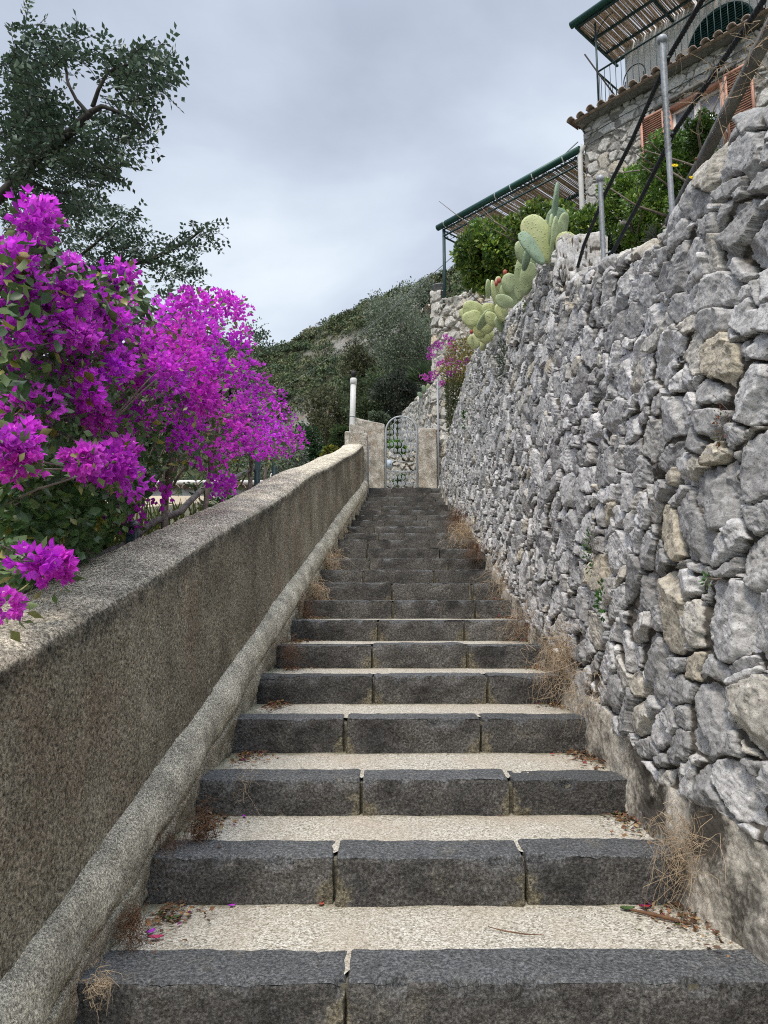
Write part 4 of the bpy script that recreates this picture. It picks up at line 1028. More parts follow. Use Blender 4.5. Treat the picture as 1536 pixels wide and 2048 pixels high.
# ------------------------------------------------------------------ white house on the left
wh = empty('white_house', (-4.5, 19., 0.), 'low white plastered house seen under the bougainvillea', 'house')
x1_ = ray(556, 975)[0]/ray(556, 975)[1]*18
MB().box(((x1_-7)/2, 20.5, 1.2), (x1_+7, 4.6, 4.0)).build('wall', M_WHITEWALL, wh)
MB().box(((x1_-7)/2, 20.45, 3.26), (x1_+7.1, 4.9, .10)).build('roof_slab', M_WHITEWALL, wh)
for k in range(14):
    xx = x1_-.35-k*.28; a = np.linspace(0, math.pi, 8); V = []
    for y_ in (17.96, 18.3):
        for rr in (.09, .11):
            for aa in a: V.append((xx+math.cos(aa)*rr, y_, 3.10+math.sin(aa)*rr))
    Q = []
    for j in range(7): Q += [[j, j+1, 16+j+1, 16+j], [8+j, 24+j, 24+j+1, 8+j+1], [j, 8+j, 8+j+1, j+1]]
    MB().add(np.array(V), Q).build('eave_tile', M_TERRACOTTA, wh)
wc = ray(395, 1000); wc = wc/wc[1]*15
MB().box((wc[0]-1.2, 15.6, 1.2), (2.8, .25, 2.6)).build('garden_wall', M_CREAM, None, label='cream wall in front of the low white house', cat='wall')
lb = ray(541, 970)/ray(541, 970)[1]*17.6; ll = empty('garden_lamp', tuple(lb-[0, 0, 1.5]), 'small white hooked lamp post left of the parapet', 'lamp post')
MB().tube([lb-[0, 0, 1.5], lb+[0, 0, .24], lb+[.02, 0, .28], lb+[.05, 0, .28]], .02, 6).build('pole', M_WHITEPLASTIC, ll)
MB().sphere(lb+[.06, 0, .26], .04, 10, 8).build('lamp_head', M_WHITEPLASTIC, ll, smooth=True)

# steel tube handrail outside the parapet
hr = empty('tube_handrail', (-1.46, 5, .2), 'weathered steel tube handrail behind the parapet under the flowers', 'handrail')
hx = lambda d: float(face_x(d))-.36-.13
HRP = [(hx(d)-.02, d, ptop(d)+.0+.10*(d > 5)-.06*(d < 4)) for d in np.linspace(1.2, 7.0, 14)]
MB().tube(HRP, .022, 10).build('rail', M_TUBE, hr, smooth=True)
for d, hh in ((3.9, .05), (6.9, .22), (7.75, .34)):
    p = np.array([hx(d)+.02, d, ptop(d)]); mb = MB(); mb.bar(p-[0, 0, .9], p+[0, 0, hh], .05, .05, up=(1, 0, 0)); pp = mb.build('post', M_TEALMETAL, hr)
    MB().sphere(p+[0, 0, hh], .042, 10, 8, (1, 1, .6)).build('post_cap', M_GALV, pp, smooth=True)

# ------------------------------------------------------------------ bougainvillea
MAG = [(.70, .075, .72), (.80, .12, .82), (.60, .05, .64), (.76, .085, .70)]
def flowers(centres, rads, n_per, size, cols=MAG):
    """n_per flowers of three papery bracts round each centre"""
    n = len(centres)*n_per; k = np.repeat(np.arange(len(centres)), n_per)
    ax = rdir(n); ax[:, 2] += .12; ax /= np.linalg.norm(ax, axis=1)[:, None]
    P = centres[k]+ax*(rads[k]*RNG.uniform(.45, 1.0, n))[:, None]*np.array([1, 1, .9])
    fs = size[k]*RNG.uniform(.8, 1.15, n)
    _, y, z = frames(ax); tb = tints(len(centres), cols, .18)[k]*(1+RNG.uniform(-.18, .18, (n, 1)))
    Vs, Fs, Ts, off = [], [], [], 0
    for b in range(3):
        a = b*2.094+RNG.uniform(-.2, .2, n); sd = np.cos(a)[:, None]*y+np.sin(a)[:, None]*z
        op = RNG.uniform(.55, 1.0, n)[:, None]
        D = ax+sd*op; up = -sd+ax*op
        yy = np.cross(up, D)
        V, Fc, ta, _ = leaves(P, D, fs, BRACT, up=up)
        Vs.append(V); Fs.append(Fc+off); off += len(V); Ts.append(np.repeat(tb*(1+RNG.uniform(-.08, .08, (n, 1))), ta, 0))
    # small cream true flower in the middle of some
    m = RNG.random(n) < .45; Q = P[m]+ax[m]*(fs[m]*.42)[:, None]
    V, Fc, ta, _ = leaves(np.concatenate([Q, Q]), np.concatenate([y[m], z[m]]), np.concatenate([fs[m], fs[m]])*.20, LEAF, up=np.concatenate([ax[m], ax[m]]), wid=1.4)
    Vs.append(V); Fs.append(Fc+off); Ts.append(np.tile([.75, .62, .50], (len(V), 1)))
    return np.concatenate(Vs), np.concatenate(Fs), np.concatenate(Ts)

def pts_at_X(poly, n, x0, x1):
    q = sample_poly(poly, n); X = x0+RNG.random(n)*(x1-x0)
    out = []
    for (px, py), x in zip(q, X):
        if px > 660: continue
        out.append(atX(px, py, x))
    return np.array(out)
FZ = [ # polygon, clusters, nearest X, depth range of X
 ([(45, 435), (65, 415), (120, 412), (130, 440), (120, 462), (90, 455), (50, 452)], 9, -1.02, -.12),
 ([(105, 490), (130, 490), (150, 540), (120, 545)], 2, -1.05, -.15),
 ([(0, 505), (40, 495), (75, 515), (85, 560), (75, 620), (0, 640)], 18, -1.05, -.25),
 ([(150, 560), (240, 540), (300, 575), (340, 640), (330, 740), (200, 760), (140, 700), (120, 620)], 48, -.98, -.35),
 ([(0, 600), (120, 600), (200, 700), (180, 800), (90, 850), (0, 820)], 34, -1.0, -.35),
 ([(300, 640), (380, 660), (450, 700), (520, 740), (560, 780), (585, 840), (570, 880), (480, 870), (400, 830), (330, 760)], 92, -.86, -.5),
 ([(120, 760), (330, 740), (400, 830), (420, 880), (300, 880), (180, 860)], 38, -.98, -.5),
 ([(440, 860), (570, 860), (545, 915), (470, 905)], 14, -.84, -.3),
 ([(355, 595), (400, 580), (420, 625), (370, 635)], 5, -1.0, -.10),
 ([(425, 600), (485, 610), (490, 640), (440, 635)], 5, -.98, -.10),
 ([(452, 672), (490, 668), (498, 705), (460, 712)], 4, -.96, -.08),
 ([(402, 648), (440, 648), (436, 675), (405, 672)], 3, -.97, -.1),
 ([(10, 870), (60, 860), (80, 900), (70, 940), (20, 935)], 6, -.74, -.03),
 ([(150, 915), (190, 915), (195, 955), (155, 960)], 4, -.86, -.04),
 ([(210, 905), (255, 900), (262, 960), (215, 965)], 6, -.86, -.04),
 ([(65, 1115), (110, 1095), (140, 1150), (120, 1165), (60, 1170)], 5, -.90, -.02),
 ([(0, 1175), (18, 1180), (12, 1205), (0, 1205)], 2, -.90, -.02),
 ([(580, 855), (606, 862), (600, 885), (582, 880)], 3, -.88, -.05),
 ([(560, 890), (590, 885), (585, 905), (562, 905)], 1, -.88, -.05),
 ([(400, 905), (450, 900), (450, 935), (410, 935)], 3, -1.0, -.2),
 ([(425, 965), (450, 960), (450, 990), (425, 995)], 3, -1.0, -.1),
 ([(310, 990), (335, 985), (330, 1000), (312, 1000)], 1, -1.1, -.1),
 ([(200, 1010), (260, 1000), (280, 1040), (220, 1045)], 3, -1.35, -.1),
 ([(485, 930), (500, 930), (500, 950), (485, 950)], 1, -1.1, -.1),
]
bg_root = atX(172, 1110, -1.40)
boug = empty('bougainvillea', tuple(bg_root), 'huge magenta bougainvillea in full bloom spilling over the left parapet', 'flowering shrub')
cs = []; 
for poly, n, xa, xb in FZ:
    q = pts_at_X(poly, n, xa, xa+xb) if n > 0 else None; cs.append(q)
CC = np.concatenate(cs); CC = CC[(RNG.random(len(CC)) < .80) | (np.linalg.norm(CC, axis=1) < 2)]
dz = np.linalg.norm(CC, axis=1)
FR = np.clip(.0215*dz, .026, .098)*RNG.uniform(.8, 1.2, len(CC))
FSZ = np.where(dz < 2.0, .021, .030)+0*dz
V, Fc, T = flowers(CC, FR, 34, FSZ)
put('flowers', V, Fc, M_BRACT, boug, {'tint': T})
# foliage in a deeper volume behind and between the flowers
LZ = [
 ([(0, 480), (100, 480), (160, 560), (260, 560), (330, 620), (420, 690), (520, 750), (580, 840), (560, 900), (480, 930), (300, 930), (0, 960)], 6800, -1.02, -.75),
 ([(0, 900), (290, 900), (330, 930), (290, 990), (250, 1050), (180, 1110), (60, 1160), (0, 1180)], 7200, -1.15, -.9),
 ([(290, 900), (540, 880), (520, 950), (470, 960), (400, 960), (330, 1000)], 130, -1.1, -.5),
 ([(110, 540), (260, 545), (300, 620), (200, 620)], 130, -.97, -.2),
 ([(560, 860), (590, 880), (560, 930), (520, 940)], 140, -.88, -.3),
 ([(0, 1090), (60, 1080), (75, 1130), (20, 1160)], 60, -1.0, -.1),
 ([(160, 1000), (240, 1010), (250, 1060), (200, 1080)], 40, -1.15, -.1),
]
Ps = np.concatenate([pts_at_X(p, n, xa, xa+xb) for p, n, xa, xb in LZ])
keep = Ps[:, 2] > np.array([ptop(d) for d in Ps[:, 1]])-.55*(Ps[:, 0] < face_x(Ps[:, 1])-.42)+.04
Ps = Ps[keep]; n = len(Ps); D = rdir(n); D[:, 2] -= .35
V, Fc, a, b = leaves(Ps, D, RNG.uniform(.028, .058, n), BRACT, up=rdir(n)*.8+np.array([.2, -.3, .8]))
T = np.repeat(tints(n, [(.055, .11, .035), (.085, .16, .05), (.13, .20, .055), (.28, .26, .05)], .3, [.4, .35, .2, .05]), a, 0)
put('foliage', V, Fc, M_GLOSS, boug, {'tint': T})
# leaves tucked right at the flower heads
n = len(CC)*6; k = np.repeat(np.arange(len(CC)), 6); dr = rdir(n); Pn = CC[k]+dr*(FR[k]*1.05)[:, None]-np.array([.0, 0, .02])
V, Fc, a, b = leaves(Pn, dr+.4*rdir(n), RNG.uniform(.025, .045, n), LEAF)
T = np.repeat(tints(n, [(.16, .22, .07), (.10, .16, .05), (.24, .25, .08)], .3), a, 0)
put('flower_leaves', V, Fc, M_GLOSS, boug, {'tint': T})
# woody stems
rs = random.Random(21)
def stem(px, d, r, target=None, name='stem', lean=0.):
    x = float(face_x(d))-.50; base = np.array([x, d, ptop(d)-.7]); mb = MB()
    top = np.array([x+lean, d+rs.uniform(-.1, .25), ptop(d)+rs.uniform(.35, .5)])
    m = (base+top)/2+np.array([rs.uniform(-.03, .03), rs.uniform(-.03, .03), 0]); mb.tube([base, m, top], [r, r*.92, r*.75], 10)
    for k in range(7):
        j = RNG.choice(len(CC)); c = CC[j]
        tr = 0
        while abs(c[1]-d) > 1.4 and tr < 60: j = RNG.choice(len(CC)); c = CC[j]; tr += 1
        q = top+(c-top)*.45+np.array([rs.uniform(-.08, .08), rs.uniform(-.1, .1), .12])
        mb.tube([m+(top-m)*rs.uniform(.3, 1), top+(q-top)*.5+[0, 0, .03], q, c], [r*.45, r*.34, r*.22, r*.08], 7)
    return mb.build(name, M_BARK, boug, smooth=True)
for d, r, ln in ((3.05, .026, .05), (3.6, .022, -.05), (4.3, .026, .0), (5.1, .022, .04), (6.55, .024, .02), (7.4, .018, 0), (2.2, .02, .03), (1.7, .018, .04)):
    stem(0, d, r, lean=ln)
for k in range(46):
    c = CC[rs.randrange(len(CC))]; b0 = np.array([float(face_x(c[1]))-.55-rs.random()*.3, c[1]+rs.uniform(-.5, .3), ptop(c[1])+rs.uniform(-.1, .3)])
    q = (b0+c)/2+np.array([rs.uniform(-.1, .1), rs.uniform(-.1, .1), rs.uniform(0, .12)])
    MB().tube([b0, (b0+q)/2, q, (q+c)/2+[0, 0, .02], c], [.009, .008, .006, .004, .002], 5).build('cane', M_BARK, boug, smooth=True)
# log of old wood lying along the rail
# small bougainvillea at the end of the right wall
b2 = atY(905, 800, 14.6)
boug2 = empty('bougainvillea', (1.5, 14.6, 3.4), 'smaller faded magenta bougainvillea trailing down by the right gate pillar', 'flowering shrub')
def pts_at_Y(poly, n, y0, y1):
    q = sample_poly(poly, n); return np.array([atY(px, py, y) for (px, py), y in zip(q, RNG.uniform(y0, y1, n))])
c2 = np.concatenate([pts_at_Y([(862, 690), (905, 660), (915, 690), (890, 745), (865, 770), (845, 750)], 15, 14.0, 15.0), pts_at_Y([(880, 715), (945, 715), (945, 735), (900, 760), (880, 780)], 10, 13.6, 14.4), pts_at_Y([(845, 735), (865, 735), (862, 762), (845, 760)], 3, 14.4, 15),
     pts_at_Y([(925, 760), (935, 765), (930, 790)], 1, 13.6, 14)])
r2 = RNG.uniform(.05, .095, len(c2)); V, Fc, T = flowers(c2, r2, 30, np.full(len(c2), .032), [(.55, .10, .50), (.62, .13, .55), (.45, .07, .42)])
put('flowers', V, Fc, M_BRACT, boug2, {'tint': T})
lp_ = np.concatenate([pts_at_Y([(900, 680), (950, 670), (965, 700), (940, 760), (890, 790), (880, 740)], 2600, 13.4, 15.0), pts_at_Y([(890, 760), (940, 730), (925, 800), (905, 880), (893, 850)], 2600, 14.0, 15.0)])
n = len(lp_); D = rdir(n); D[:, 2] -= .5; V, Fc, a, b = leaves(lp_, D, RNG.uniform(.03, .06, n), LEAF)
yel = (lp_[:, 2] > 4.6).astype(float)[:, None]
T = np.repeat(tints(n, [(.06, .085, .03), (.09, .11, .03), (.04, .06, .025)], .3)*(1-yel)+yel*tints(n, [(.20, .17, .04), (.13, .13, .04), (.26, .20, .05)], .3), a, 0)
put('foliage', V, Fc, M_LEAF, boug2, {'tint': T})
mb = MB()
for k in range(16):
    p = lp_[RNG.integers(n)]; q = np.array([1.5, 14.7, 3.2]); mb.tube([q, (p+q)/2+RNG.normal(size=3)*.1, p], [.012, .008, .003], 5)
mb.build('stem', M_BARK, boug2)

# ------------------------------------------------------------------ carob trees on the left
def carob(name, label, zones, base, limbs, leaf, r0, group):
    root = empty(name, tuple(base), label, 'tree', group)
    Vs, Fs, Ts, off = [], [], [], 0; tw = MB()
    for poly, n, d0, d1, lf, ang in zones:
        q = sample_poly(poly, n); dd_ = RNG.uniform(d0, d1, n)
        P0 = np.array([atY(x, y, d) for (x, y), d in zip(q, dd_)])
        D = np.array([math.cos(ang), 0., math.sin(ang)])+RNG.normal(size=(n, 3))*np.array([.55, .6, .55]); D /= np.linalg.norm(D, axis=1)[:, None]
        L = RNG.uniform(.7, 1.3, n)*lf*4.2; _, y, z = frames(D, np.array([0, 0, 1.])+RNG.normal(size=(n, 3))*.5)
        col = tints(n, [(.055, .088, .058), (.075, .118, .075), (.105, .155, .10)], .25)
        for k in range(5):
            for sd in (-1, 1):
                t = (k+.6)/5; b = P0+D*(L*t)[:, None]; b[:, 2] -= (t**2)*L*.12
                dirn = D*.45+sd*y*.9+RNG.normal(size=(n, 3))*.22
                m = RNG.random(n) < .9
                V, Fc, a, _ = leaves(b[m], dirn[m], RNG.uniform(.8, 1.15, m.sum())*lf, LEAF, up=(z+RNG.normal(size=(n, 3))*.35)[m], wid=1.0)
                Vs.append(V); Fs.append(Fc+off); off += len(V); Ts.append(np.repeat(col[m], a, 0))
        for i in range(0, n, 2):
            tw.tube([P0[i]-D[i]*L[i]*.1, P0[i]+D[i]*L[i]*.45, P0[i]+D[i]*L[i]*.9+[0, 0, -.10*L[i]]], [.004, .003, .0015], 3, cap=False)
    put('crown', np.concatenate(Vs), np.concatenate(Fs), M_GLOSS, root, {'tint': np.concatenate(Ts)})
    tw.build('twigs', M_DARKBARK, root, kind='stuff')
    mb = MB()
    for pts, r1, r2 in limbs:
        P = np.array([atY(x, y, d) for x, y, d in pts]); t = np.linspace(0, len(P)-1, len(P)*5); P = np.stack([np.interp(t, np.arange(len(P)), P[:, k]) for k in range(3)], 1)
        P += fbm(P, 3, 2, 77)[:, None]*.02; mb.tube(P, np.linspace(r1, r2, len(P)), 8)
    mb.build('branches', M_DARKBARK, root, smooth=True)
    st = np.array([atY(*limbs[0][0][0])]); mb = MB()
    mb.tube([base, (np.array(base)+st[0])/2+[.1, .1, -.2], st[0]], [r0*2.4, r0*1.6, limbs[0][1]], 10); mb.build('trunk', M_BARK, root, smooth=True)
    return root
carob('carob_tree', 'tall dark green carob tree with feathery leaves, upper left against the sky',
  [([(0, 120), (30, 90), (50, 160), (95, 210), (100, 300), (60, 330), (0, 380)], 360, 4.6, 6.2, 0.048, .4),
   ([(35, 60), (60, 45), (110, 85), (160, 90), (165, 130), (120, 140), (60, 150), (30, 150)], 84, 4.6, 5.4, 0.048, .2),
   ([(40, 30), (55, 30), (58, 60), (40, 62)], 4, 4.8, 5.0, 0.043, 1.4),
   ([(170, 85), (230, 95), (255, 115), (200, 125), (170, 105)], 21, 4.6, 5.2, 0.051, .0),
   ([(270, 95), (330, 105), (345, 140), (345, 185), (300, 180), (285, 200), (250, 170), (220, 130)], 60, 4.5, 5.2, 0.052, -.1),
   ([(180, 130), (260, 130), (290, 200), (285, 240), (265, 270), (215, 250), (200, 200)], 76, 4.5, 5.4, 0.050, -.3),
   ([(90, 200), (160, 220), (250, 250), (270, 290), (250, 320), (230, 340), (150, 330), (80, 330)], 168, 4.6, 6.0, 0.049, -.3),
   ([(0, 330), (100, 300), (200, 330), (235, 355), (180, 380), (160, 420), (0, 470)], 288, 4.8, 6.5, 0.048, -.2),
   ([(150, 60), (155, 30), (60, 150), (50, 200)], 8, 4.8, 5.0, 0.046, .8)],
  (-3.6, 5.6, -.9),
  [([(-60, 430, 5.4), (0, 395, 5.2), (45, 345, 5.1), (95, 300, 5.0), (150, 255, 4.9), (180, 225, 4.85)], .05, .026),
   ([(180, 225, 4.85), (205, 212, 4.85), (240, 225, 4.8), (285, 250, 4.8)], .022, .006),
   ([(176, 228, 4.85), (150, 200, 4.9), (132, 160, 4.9), (122, 110, 4.95), (100, 80, 5.0)], .016, .005),
   ([(183, 215, 4.85), (195, 180, 4.8), (215, 145, 4.8), (250, 130, 4.8), (300, 120, 4.8)], .018, .005),
   ([(90, 305, 5.0), (95, 270, 5.1), (60, 210, 5.2), (55, 150, 5.2), (45, 70, 5.0)], .02, .005),
   ([(100, 298, 5.0), (170, 310, 4.9), (230, 340, 4.9)], .014, .004),
   ([(40, 350, 5.1), (90, 380, 5.3), (170, 390, 5.6)], .02, .006)], .042, .09, 'carob trees on the left')
carob('carob_tree', 'lower carob tree behind the flowers, its branch reaching right below the first',
  [([(0, 420), (160, 400), (240, 420), (255, 470), (230, 520), (150, 560), (0, 560)], 360, 6.6, 8.4, 0.052, -.1),
   ([(220, 405), (250, 425), (290, 445), (270, 500), (230, 520), (190, 470)], 52, 6.4, 7.2, 0.050, .2),
   ([(290, 500), (370, 470), (395, 500), (385, 560), (330, 555), (290, 540), (180, 545), (190, 510)], 132, 6.4, 7.4, 0.050, .2),
   ([(360, 445), (410, 445), (418, 465), (410, 495), (380, 480)], 17, 6.4, 6.8, 0.050, .3),
   ([(300, 560), (400, 600), (440, 650), (420, 700), (340, 680)], 104, 8.5, 10, 0.057, .0),
   ([(480, 650), (505, 640), (508, 668), (540, 710), (520, 730), (470, 715)], 32, 9.5, 10.5, 0.057, .3)],
  (-4.6, 7.6, -.8),
  [([(-60, 560, 7.6), (60, 545, 7.3), (200, 540, 7.0), (300, 520, 6.8), (370, 485, 6.7), (412, 455, 6.6)], .05, .006),
   ([(120, 542, 7.2), (190, 490, 7.0), (240, 440, 6.9)], .022, .006),
   ([(100, 545, 7.2), (250, 590, 8.0), (400, 660, 9.3), (500, 690, 9.8)], .03, .006)], .044, .1, 'carob trees on the left')

# garden shrubs filling the lower garden behind the flowers
tree('shrub', 60, 860, 130, 120, 5.6, 9000, .075, GREEN, 'dense green shrub deep behind the flowers at the left edge', 'shrub', clumps=40, group='shrubs in the lower garden')
tree('shrub', 260, 830, 120, 90, 7.5, 7000, .075, DARKG, 'dark shrub behind the middle of the bougainvillea', 'shrub', clumps=34, group='shrubs in the lower garden')
tree('shrub', 420, 800, 90, 90, 11, 6000, .08, DARKG, 'dark shrub behind the far end of the bougainvillea', 'shrub', clumps=34, group='shrubs in the lower garden')
tree('shrub', 90, 1040, 110, 80, 4.3, 5000, .06, [(.10, .16, .04), (.16, .20, .06), (.06, .10, .03)], 'light green low shrub behind the parapet at the left', 'shrub', clumps=30, group='shrubs in the lower garden')
# grass along the outer side of the parapet
n = 2800; d = RNG.uniform(2.0, 5.6, n); x = np.array([float(face_x(v)) for v in d])-.5-RNG.random(n)*1.4
P = np.stack([x, d, np.array([ptop(v) for v in d])-.42+RNG.random(n)*.25], 1); D = RNG.normal(size=(n, 3))*.45+[0, 0, 1]
V, Fc, a, _ = leaves(P, D, RNG.uniform(.12, .32, n), NARROW, wid=.28); T = np.repeat(tints(n, [(.20, .24, .06), (.12, .17, .05), (.32, .32, .12)], .3), a, 0)
put('garden_grass', V, Fc, M_LEAF, kind='stuff', attrs={'tint': T})
# slender plant with long leaves in front of the white house
sp = empty('leafy_plant', tuple(atX(425, 1000, -1.62)-np.array([0, 0, .5])), 'upright long-leaved plant before the white house wall', 'plant')
b0 = ROOT(sp); mb = MB(); Vp, Dp = [], []
for k in range(6):
    tp = b0+np.array([rs.uniform(-.2, .2), rs.uniform(-.2, .3), .55+rs.random()*.2]); mb.tube([b0, (b0+tp)/2+[0, 0, .03], tp], .005, 5)
    for j in range(16):
        t = rs.uniform(.45, 1); Vp.append(b0+(tp-b0)*t); Dp.append([rs.uniform(-1, 1), rs.uniform(-1, 1), rs.uniform(.1, .8)])
mb.build('stem', M_BARK, sp); V, Fc, a, _ = leaves(np.array(Vp), np.array(Dp), .13, NARROW)
put('foliage', V, Fc, M_GLOSS, sp, {'tint': np.repeat(tints(len(Vp), [(.07, .13, .05), (.12, .19, .06)], .2), a, 0)})

# ------------------------------------------------------------------ citrus and shrubs on the right bank
def shrub_r(name, px, py, rx, ry, d, n, leaf, cols, label, cat, fruit=(), tmpl=LEAF, clumps=30, group=None, wid=1., cr=.34):
    c = atY(px, py, d); z = d*CP+c[2]*SP; a, b = rx/F*z, ry/F*z; base = np.array([c[0], d, min(bank_z(c[0], d), c[2]-b*.8)])
    r = empty(name, tuple(base), label, cat, group)
    trunk_mesh(base-[0, 0, .1], c, .03, r, M_BARK, 6, .7); crown_mesh(c, (a, a*.9, b), n, leaf, cols, tmpl, clumps, M_GLOSS, 'crown', r, wid, cr)
    for fx, fy in fruit:
        p = atY(fx, fy, d-a*.85); MB().sphere(p, .034, 12, 8).build('orange', M_ORANGE, r, smooth=True)
    return r
M_ORANGE = simple('orange_peel', (.75, .30, .02), .5, 0, .1, 60, .2)
CIT = [(.10, .19, .035), (.17, .27, .045), (.30, .38, .07), (.06, .12, .03)]
gs_ = 'shrubs on the garden bank above the right wall'
shrub_r('orange_tree', 985, 512, 74, 76, 10.8, 12000, .075, CIT, 'rounded orange tree right of the green pergola post, lowest of the row', 'tree', [(1037, 474), (1041, 490)], clumps=60, group=gs_, cr=.26)
shrub_r('orange_tree', 1085, 468, 80, 56, 9.6, 8500, .07, CIT, 'orange tree just behind the upright cactus', 'tree', [(1087, 456), (1092, 461)], clumps=50, group=gs_, cr=.26)
shrub_r('orange_tree', 1165, 470, 62, 66, 8.4, 8500, .062, CIT, 'orange tree between the cactus and the shorter railing post', 'tree', clumps=46, group=gs_, cr=.26)
shrub_r('shrub', 1262, 425, 74, 95, 7.0, 15000, .042, [(.09, .19, .035), (.16, .27, .045), (.25, .35, .06)], 'bright green fine-leaved shrub between the two railing posts', 'shrub', tmpl=NARROW, wid=1.7, clumps=60, group=gs_, cr=.24)
shrub_r('shrub', 1350, 335, 72, 72, 6.2, 12000, .038, [(.11, .22, .04), (.17, .29, .05), (.08, .15, .03)], 'tallest fine-leaved shrub, in front of the house window', 'shrub', tmpl=NARROW, wid=1.7, clumps=56, group=gs_, cr=.24)
shrub_r('shrub', 1405, 262, 34, 42, 5.8, 3600, .036, [(.055, .11, .022), (.09, .15, .03)], 'small shrub tip reaching up before the right window pane', 'shrub', tmpl=NARROW, wid=1.7, clumps=26, group=gs_, cr=.24)
shrub_r('shrub', 1200, 520, 60, 40, 7.4, 5000, .045, DARKG, 'low dark shrub at the foot of the shorter railing post', 'shrub', clumps=30, group=gs_)

# ------------------------------------------------------------------ prickly pears
def cactus_mat(name, c0, c1):
    m, nt, b, _ = new_mat(name); g = NB(nt)
    c = g.mix(g.ramp(g.noise(9, 4, .6), [(.35, 0), (.65, 1)]), c0, c1)
    v = g.voro(42); c = g.mix(g.ramp(v, [(.10, .85), (.24, 0)]), c, tuple(x*.40 for x in c0)); c = g.mix(g.ramp(g.noise(26, 4, .7), [(.60, 0), (.70, .5)]), c, (.30, .25, .17))
    g.L(c, b.inputs['Base Color']); b.inputs['Roughness'].default_value = .6; b.inputs['Specular IOR Level'].default_value = .3
    g.L(g.bump(g.ramp(v, [(0, 1), (.35, 0)]), .5, .006), b.inputs['Normal']); return m
M_CAC = [cactus_mat('cactus_grey_green', (.33, .40, .22), (.45, .52, .31)), cactus_mat('cactus_yellow_green', (.46, .51, .25), (.60, .63, .34)), cactus_mat('cactus_dark_green', (.21, .30, .20), (.29, .39, .27))]
M_FRUIT = simple('prickly_pear_fruit', (.36, .075, .055), .5, 0, .25, 20)
def pad(parent, px, py, w, h, rot, d, mi=0, yaw=0.):
    w *= 1.10; h *= 1.10
    c = atY(px, py, d); z = d*CP+c[2]*SP; W_, H_ = w/F*z, h/F*z; th = .024
    th_ = math.radians(rot); up = np.array([math.sin(th_), 0, math.cos(th_)]); right = np.array([math.cos(th_)*math.cos(yaw), math.sin(yaw), -math.sin(th_)*math.cos(yaw)])
    up[1] = -.25*abs(math.cos(th_)); up /= np.linalg.norm(up); right -= up*np.dot(right, up); right /= np.linalg.norm(right)
    nrm = np.cross(right, up); nu_, nv_ = 20, 16; V = []
    wr = (W_/2)/max(.35, abs(math.cos(yaw))) if abs(yaw) < 1 else .10
    for i in range(nv_):
        p = math.pi*i/(nv_-1); zz = math.cos(p)
        for j in range(nu_):
            a = 2*math.pi*j/nu_; s = math.sin(p)**.85*(1+.16*zz)
            V.append(c+up*zz*H_/2+right*math.cos(a)*s*wr+nrm*math.sin(a)*math.sin(p)**.6*th*(1+.0*zz))
    V = np.array(V); V += nrm*(fbm(V, 12, 2, int(px))*.008)[:, None]
    i = np.arange(nv_-1)[:, None]*nu_; j = np.arange(nu_)[None]; j2 = (j+1) % nu_
    return put('pad', V, np.stack([i+j, i+nu_+j, i+nu_+j2, i+j2], -1).reshape(-1, 4), M_CAC[mi], parent, smooth=True)
def fruit(parent, px, py, d, r=.026):
    c = atY(px, py, d); MB().sphere(c, r, 12, 10, (1, 1, 1.4)).build('fruit', M_FRUIT, parent, smooth=True)
cu = empty('prickly_pear', tuple(atY(1095, 520, 6.1)), 'upper prickly pear cactus with tall upright pads on the wall lump', 'cactus')
for a in [(1074, 468, 46, 66, -12, 5.95, 0, .3), (1078, 478, 56, 92, -28, 5.9, 1, .1), (1064, 497, 34, 72, -38, 5.8, 2, .5), (1045, 505, 32, 42, -8, 6.4, 0, .6), (1109, 418, 13, 92, 6, 6.1, 2, 1.25), (1102, 472, 14, 76, 2, 5.95, 0, 1.25), (1107, 485, 14, 92, 5, 5.9, 0, 1.2),
          (1113, 450, 44, 62, 12, 6.3, 2, .3), (1120, 470, 22, 80, 16, 6.0, 0, .9), (1088, 474, 20, 60, 8, 6.3, 1, .8), (1132, 490, 40, 46, 10, 5.85, 1, .1), (1052, 520, 14, 40, 12, 6.2, 2, .9)]: pad(cu, *a)
for a in [(1040, 560, 24, 76, 2, 6.9, 0, .3), (1060, 530, 20, 44, 20, 6.8, 0, .5), (1055, 558, 30, 60, 12, 6.7, 0, .3)]: pad(cu, *a)
cl = empty('prickly_pear', tuple(atY(990, 650, 8.6)), 'lower prickly pear cactus with yellow-green pads and red fruit', 'cactus')
for a in [(1018, 566, 28, 34, 14, 8.0, 0, .2), (1020, 590, 40, 48, 0, 8.1, 0, .2), (1008, 603, 34, 24, 15, 8.0, 0, .3), (988, 588, 13, 50, -8, 8.4, 1, 1.2), (976, 578, 10, 34, 0, 8.6, 0, 1.2), (996, 572, 14, 34, 4, 8.5, 1, .8),
          (947, 622, 42, 34, 25, 8.7, 1, .1), (944, 637, 38, 28, -18, 8.6, 1, .2), (980, 622, 32, 26, 22, 8.5, 1, .2), (968, 640, 14, 42, 35, 8.5, 0, .9), (985, 640, 34, 22, 40, 8.4, 1, .3), (972, 652, 30, 30, 15, 8.7, 1, .1), (960, 662, 26, 28, -5, 8.8, 1, .2),
          (948, 655, 34, 12, 25, 8.8, 1, .3), (972, 672, 28, 28, 25, 9.0, 1, .1), (949, 683, 26, 26, -10, 9.6, 1, .1), (966, 690, 10, 22, 10, 9.4, 1, .8), (1000, 648, 20, 30, -20, 8.3, 0, .5), (1003, 625, 26, 34, -20, 8.2, 1, .3), (930, 628, 22, 20, 10, 8.9, 1, .2)]: pad(cl, *a)
for a in [(1010, 545, 8.0), (998, 561, 8.2), (992, 567, 8.4), (943, 663, 9.5)]: fruit(cl, *a)
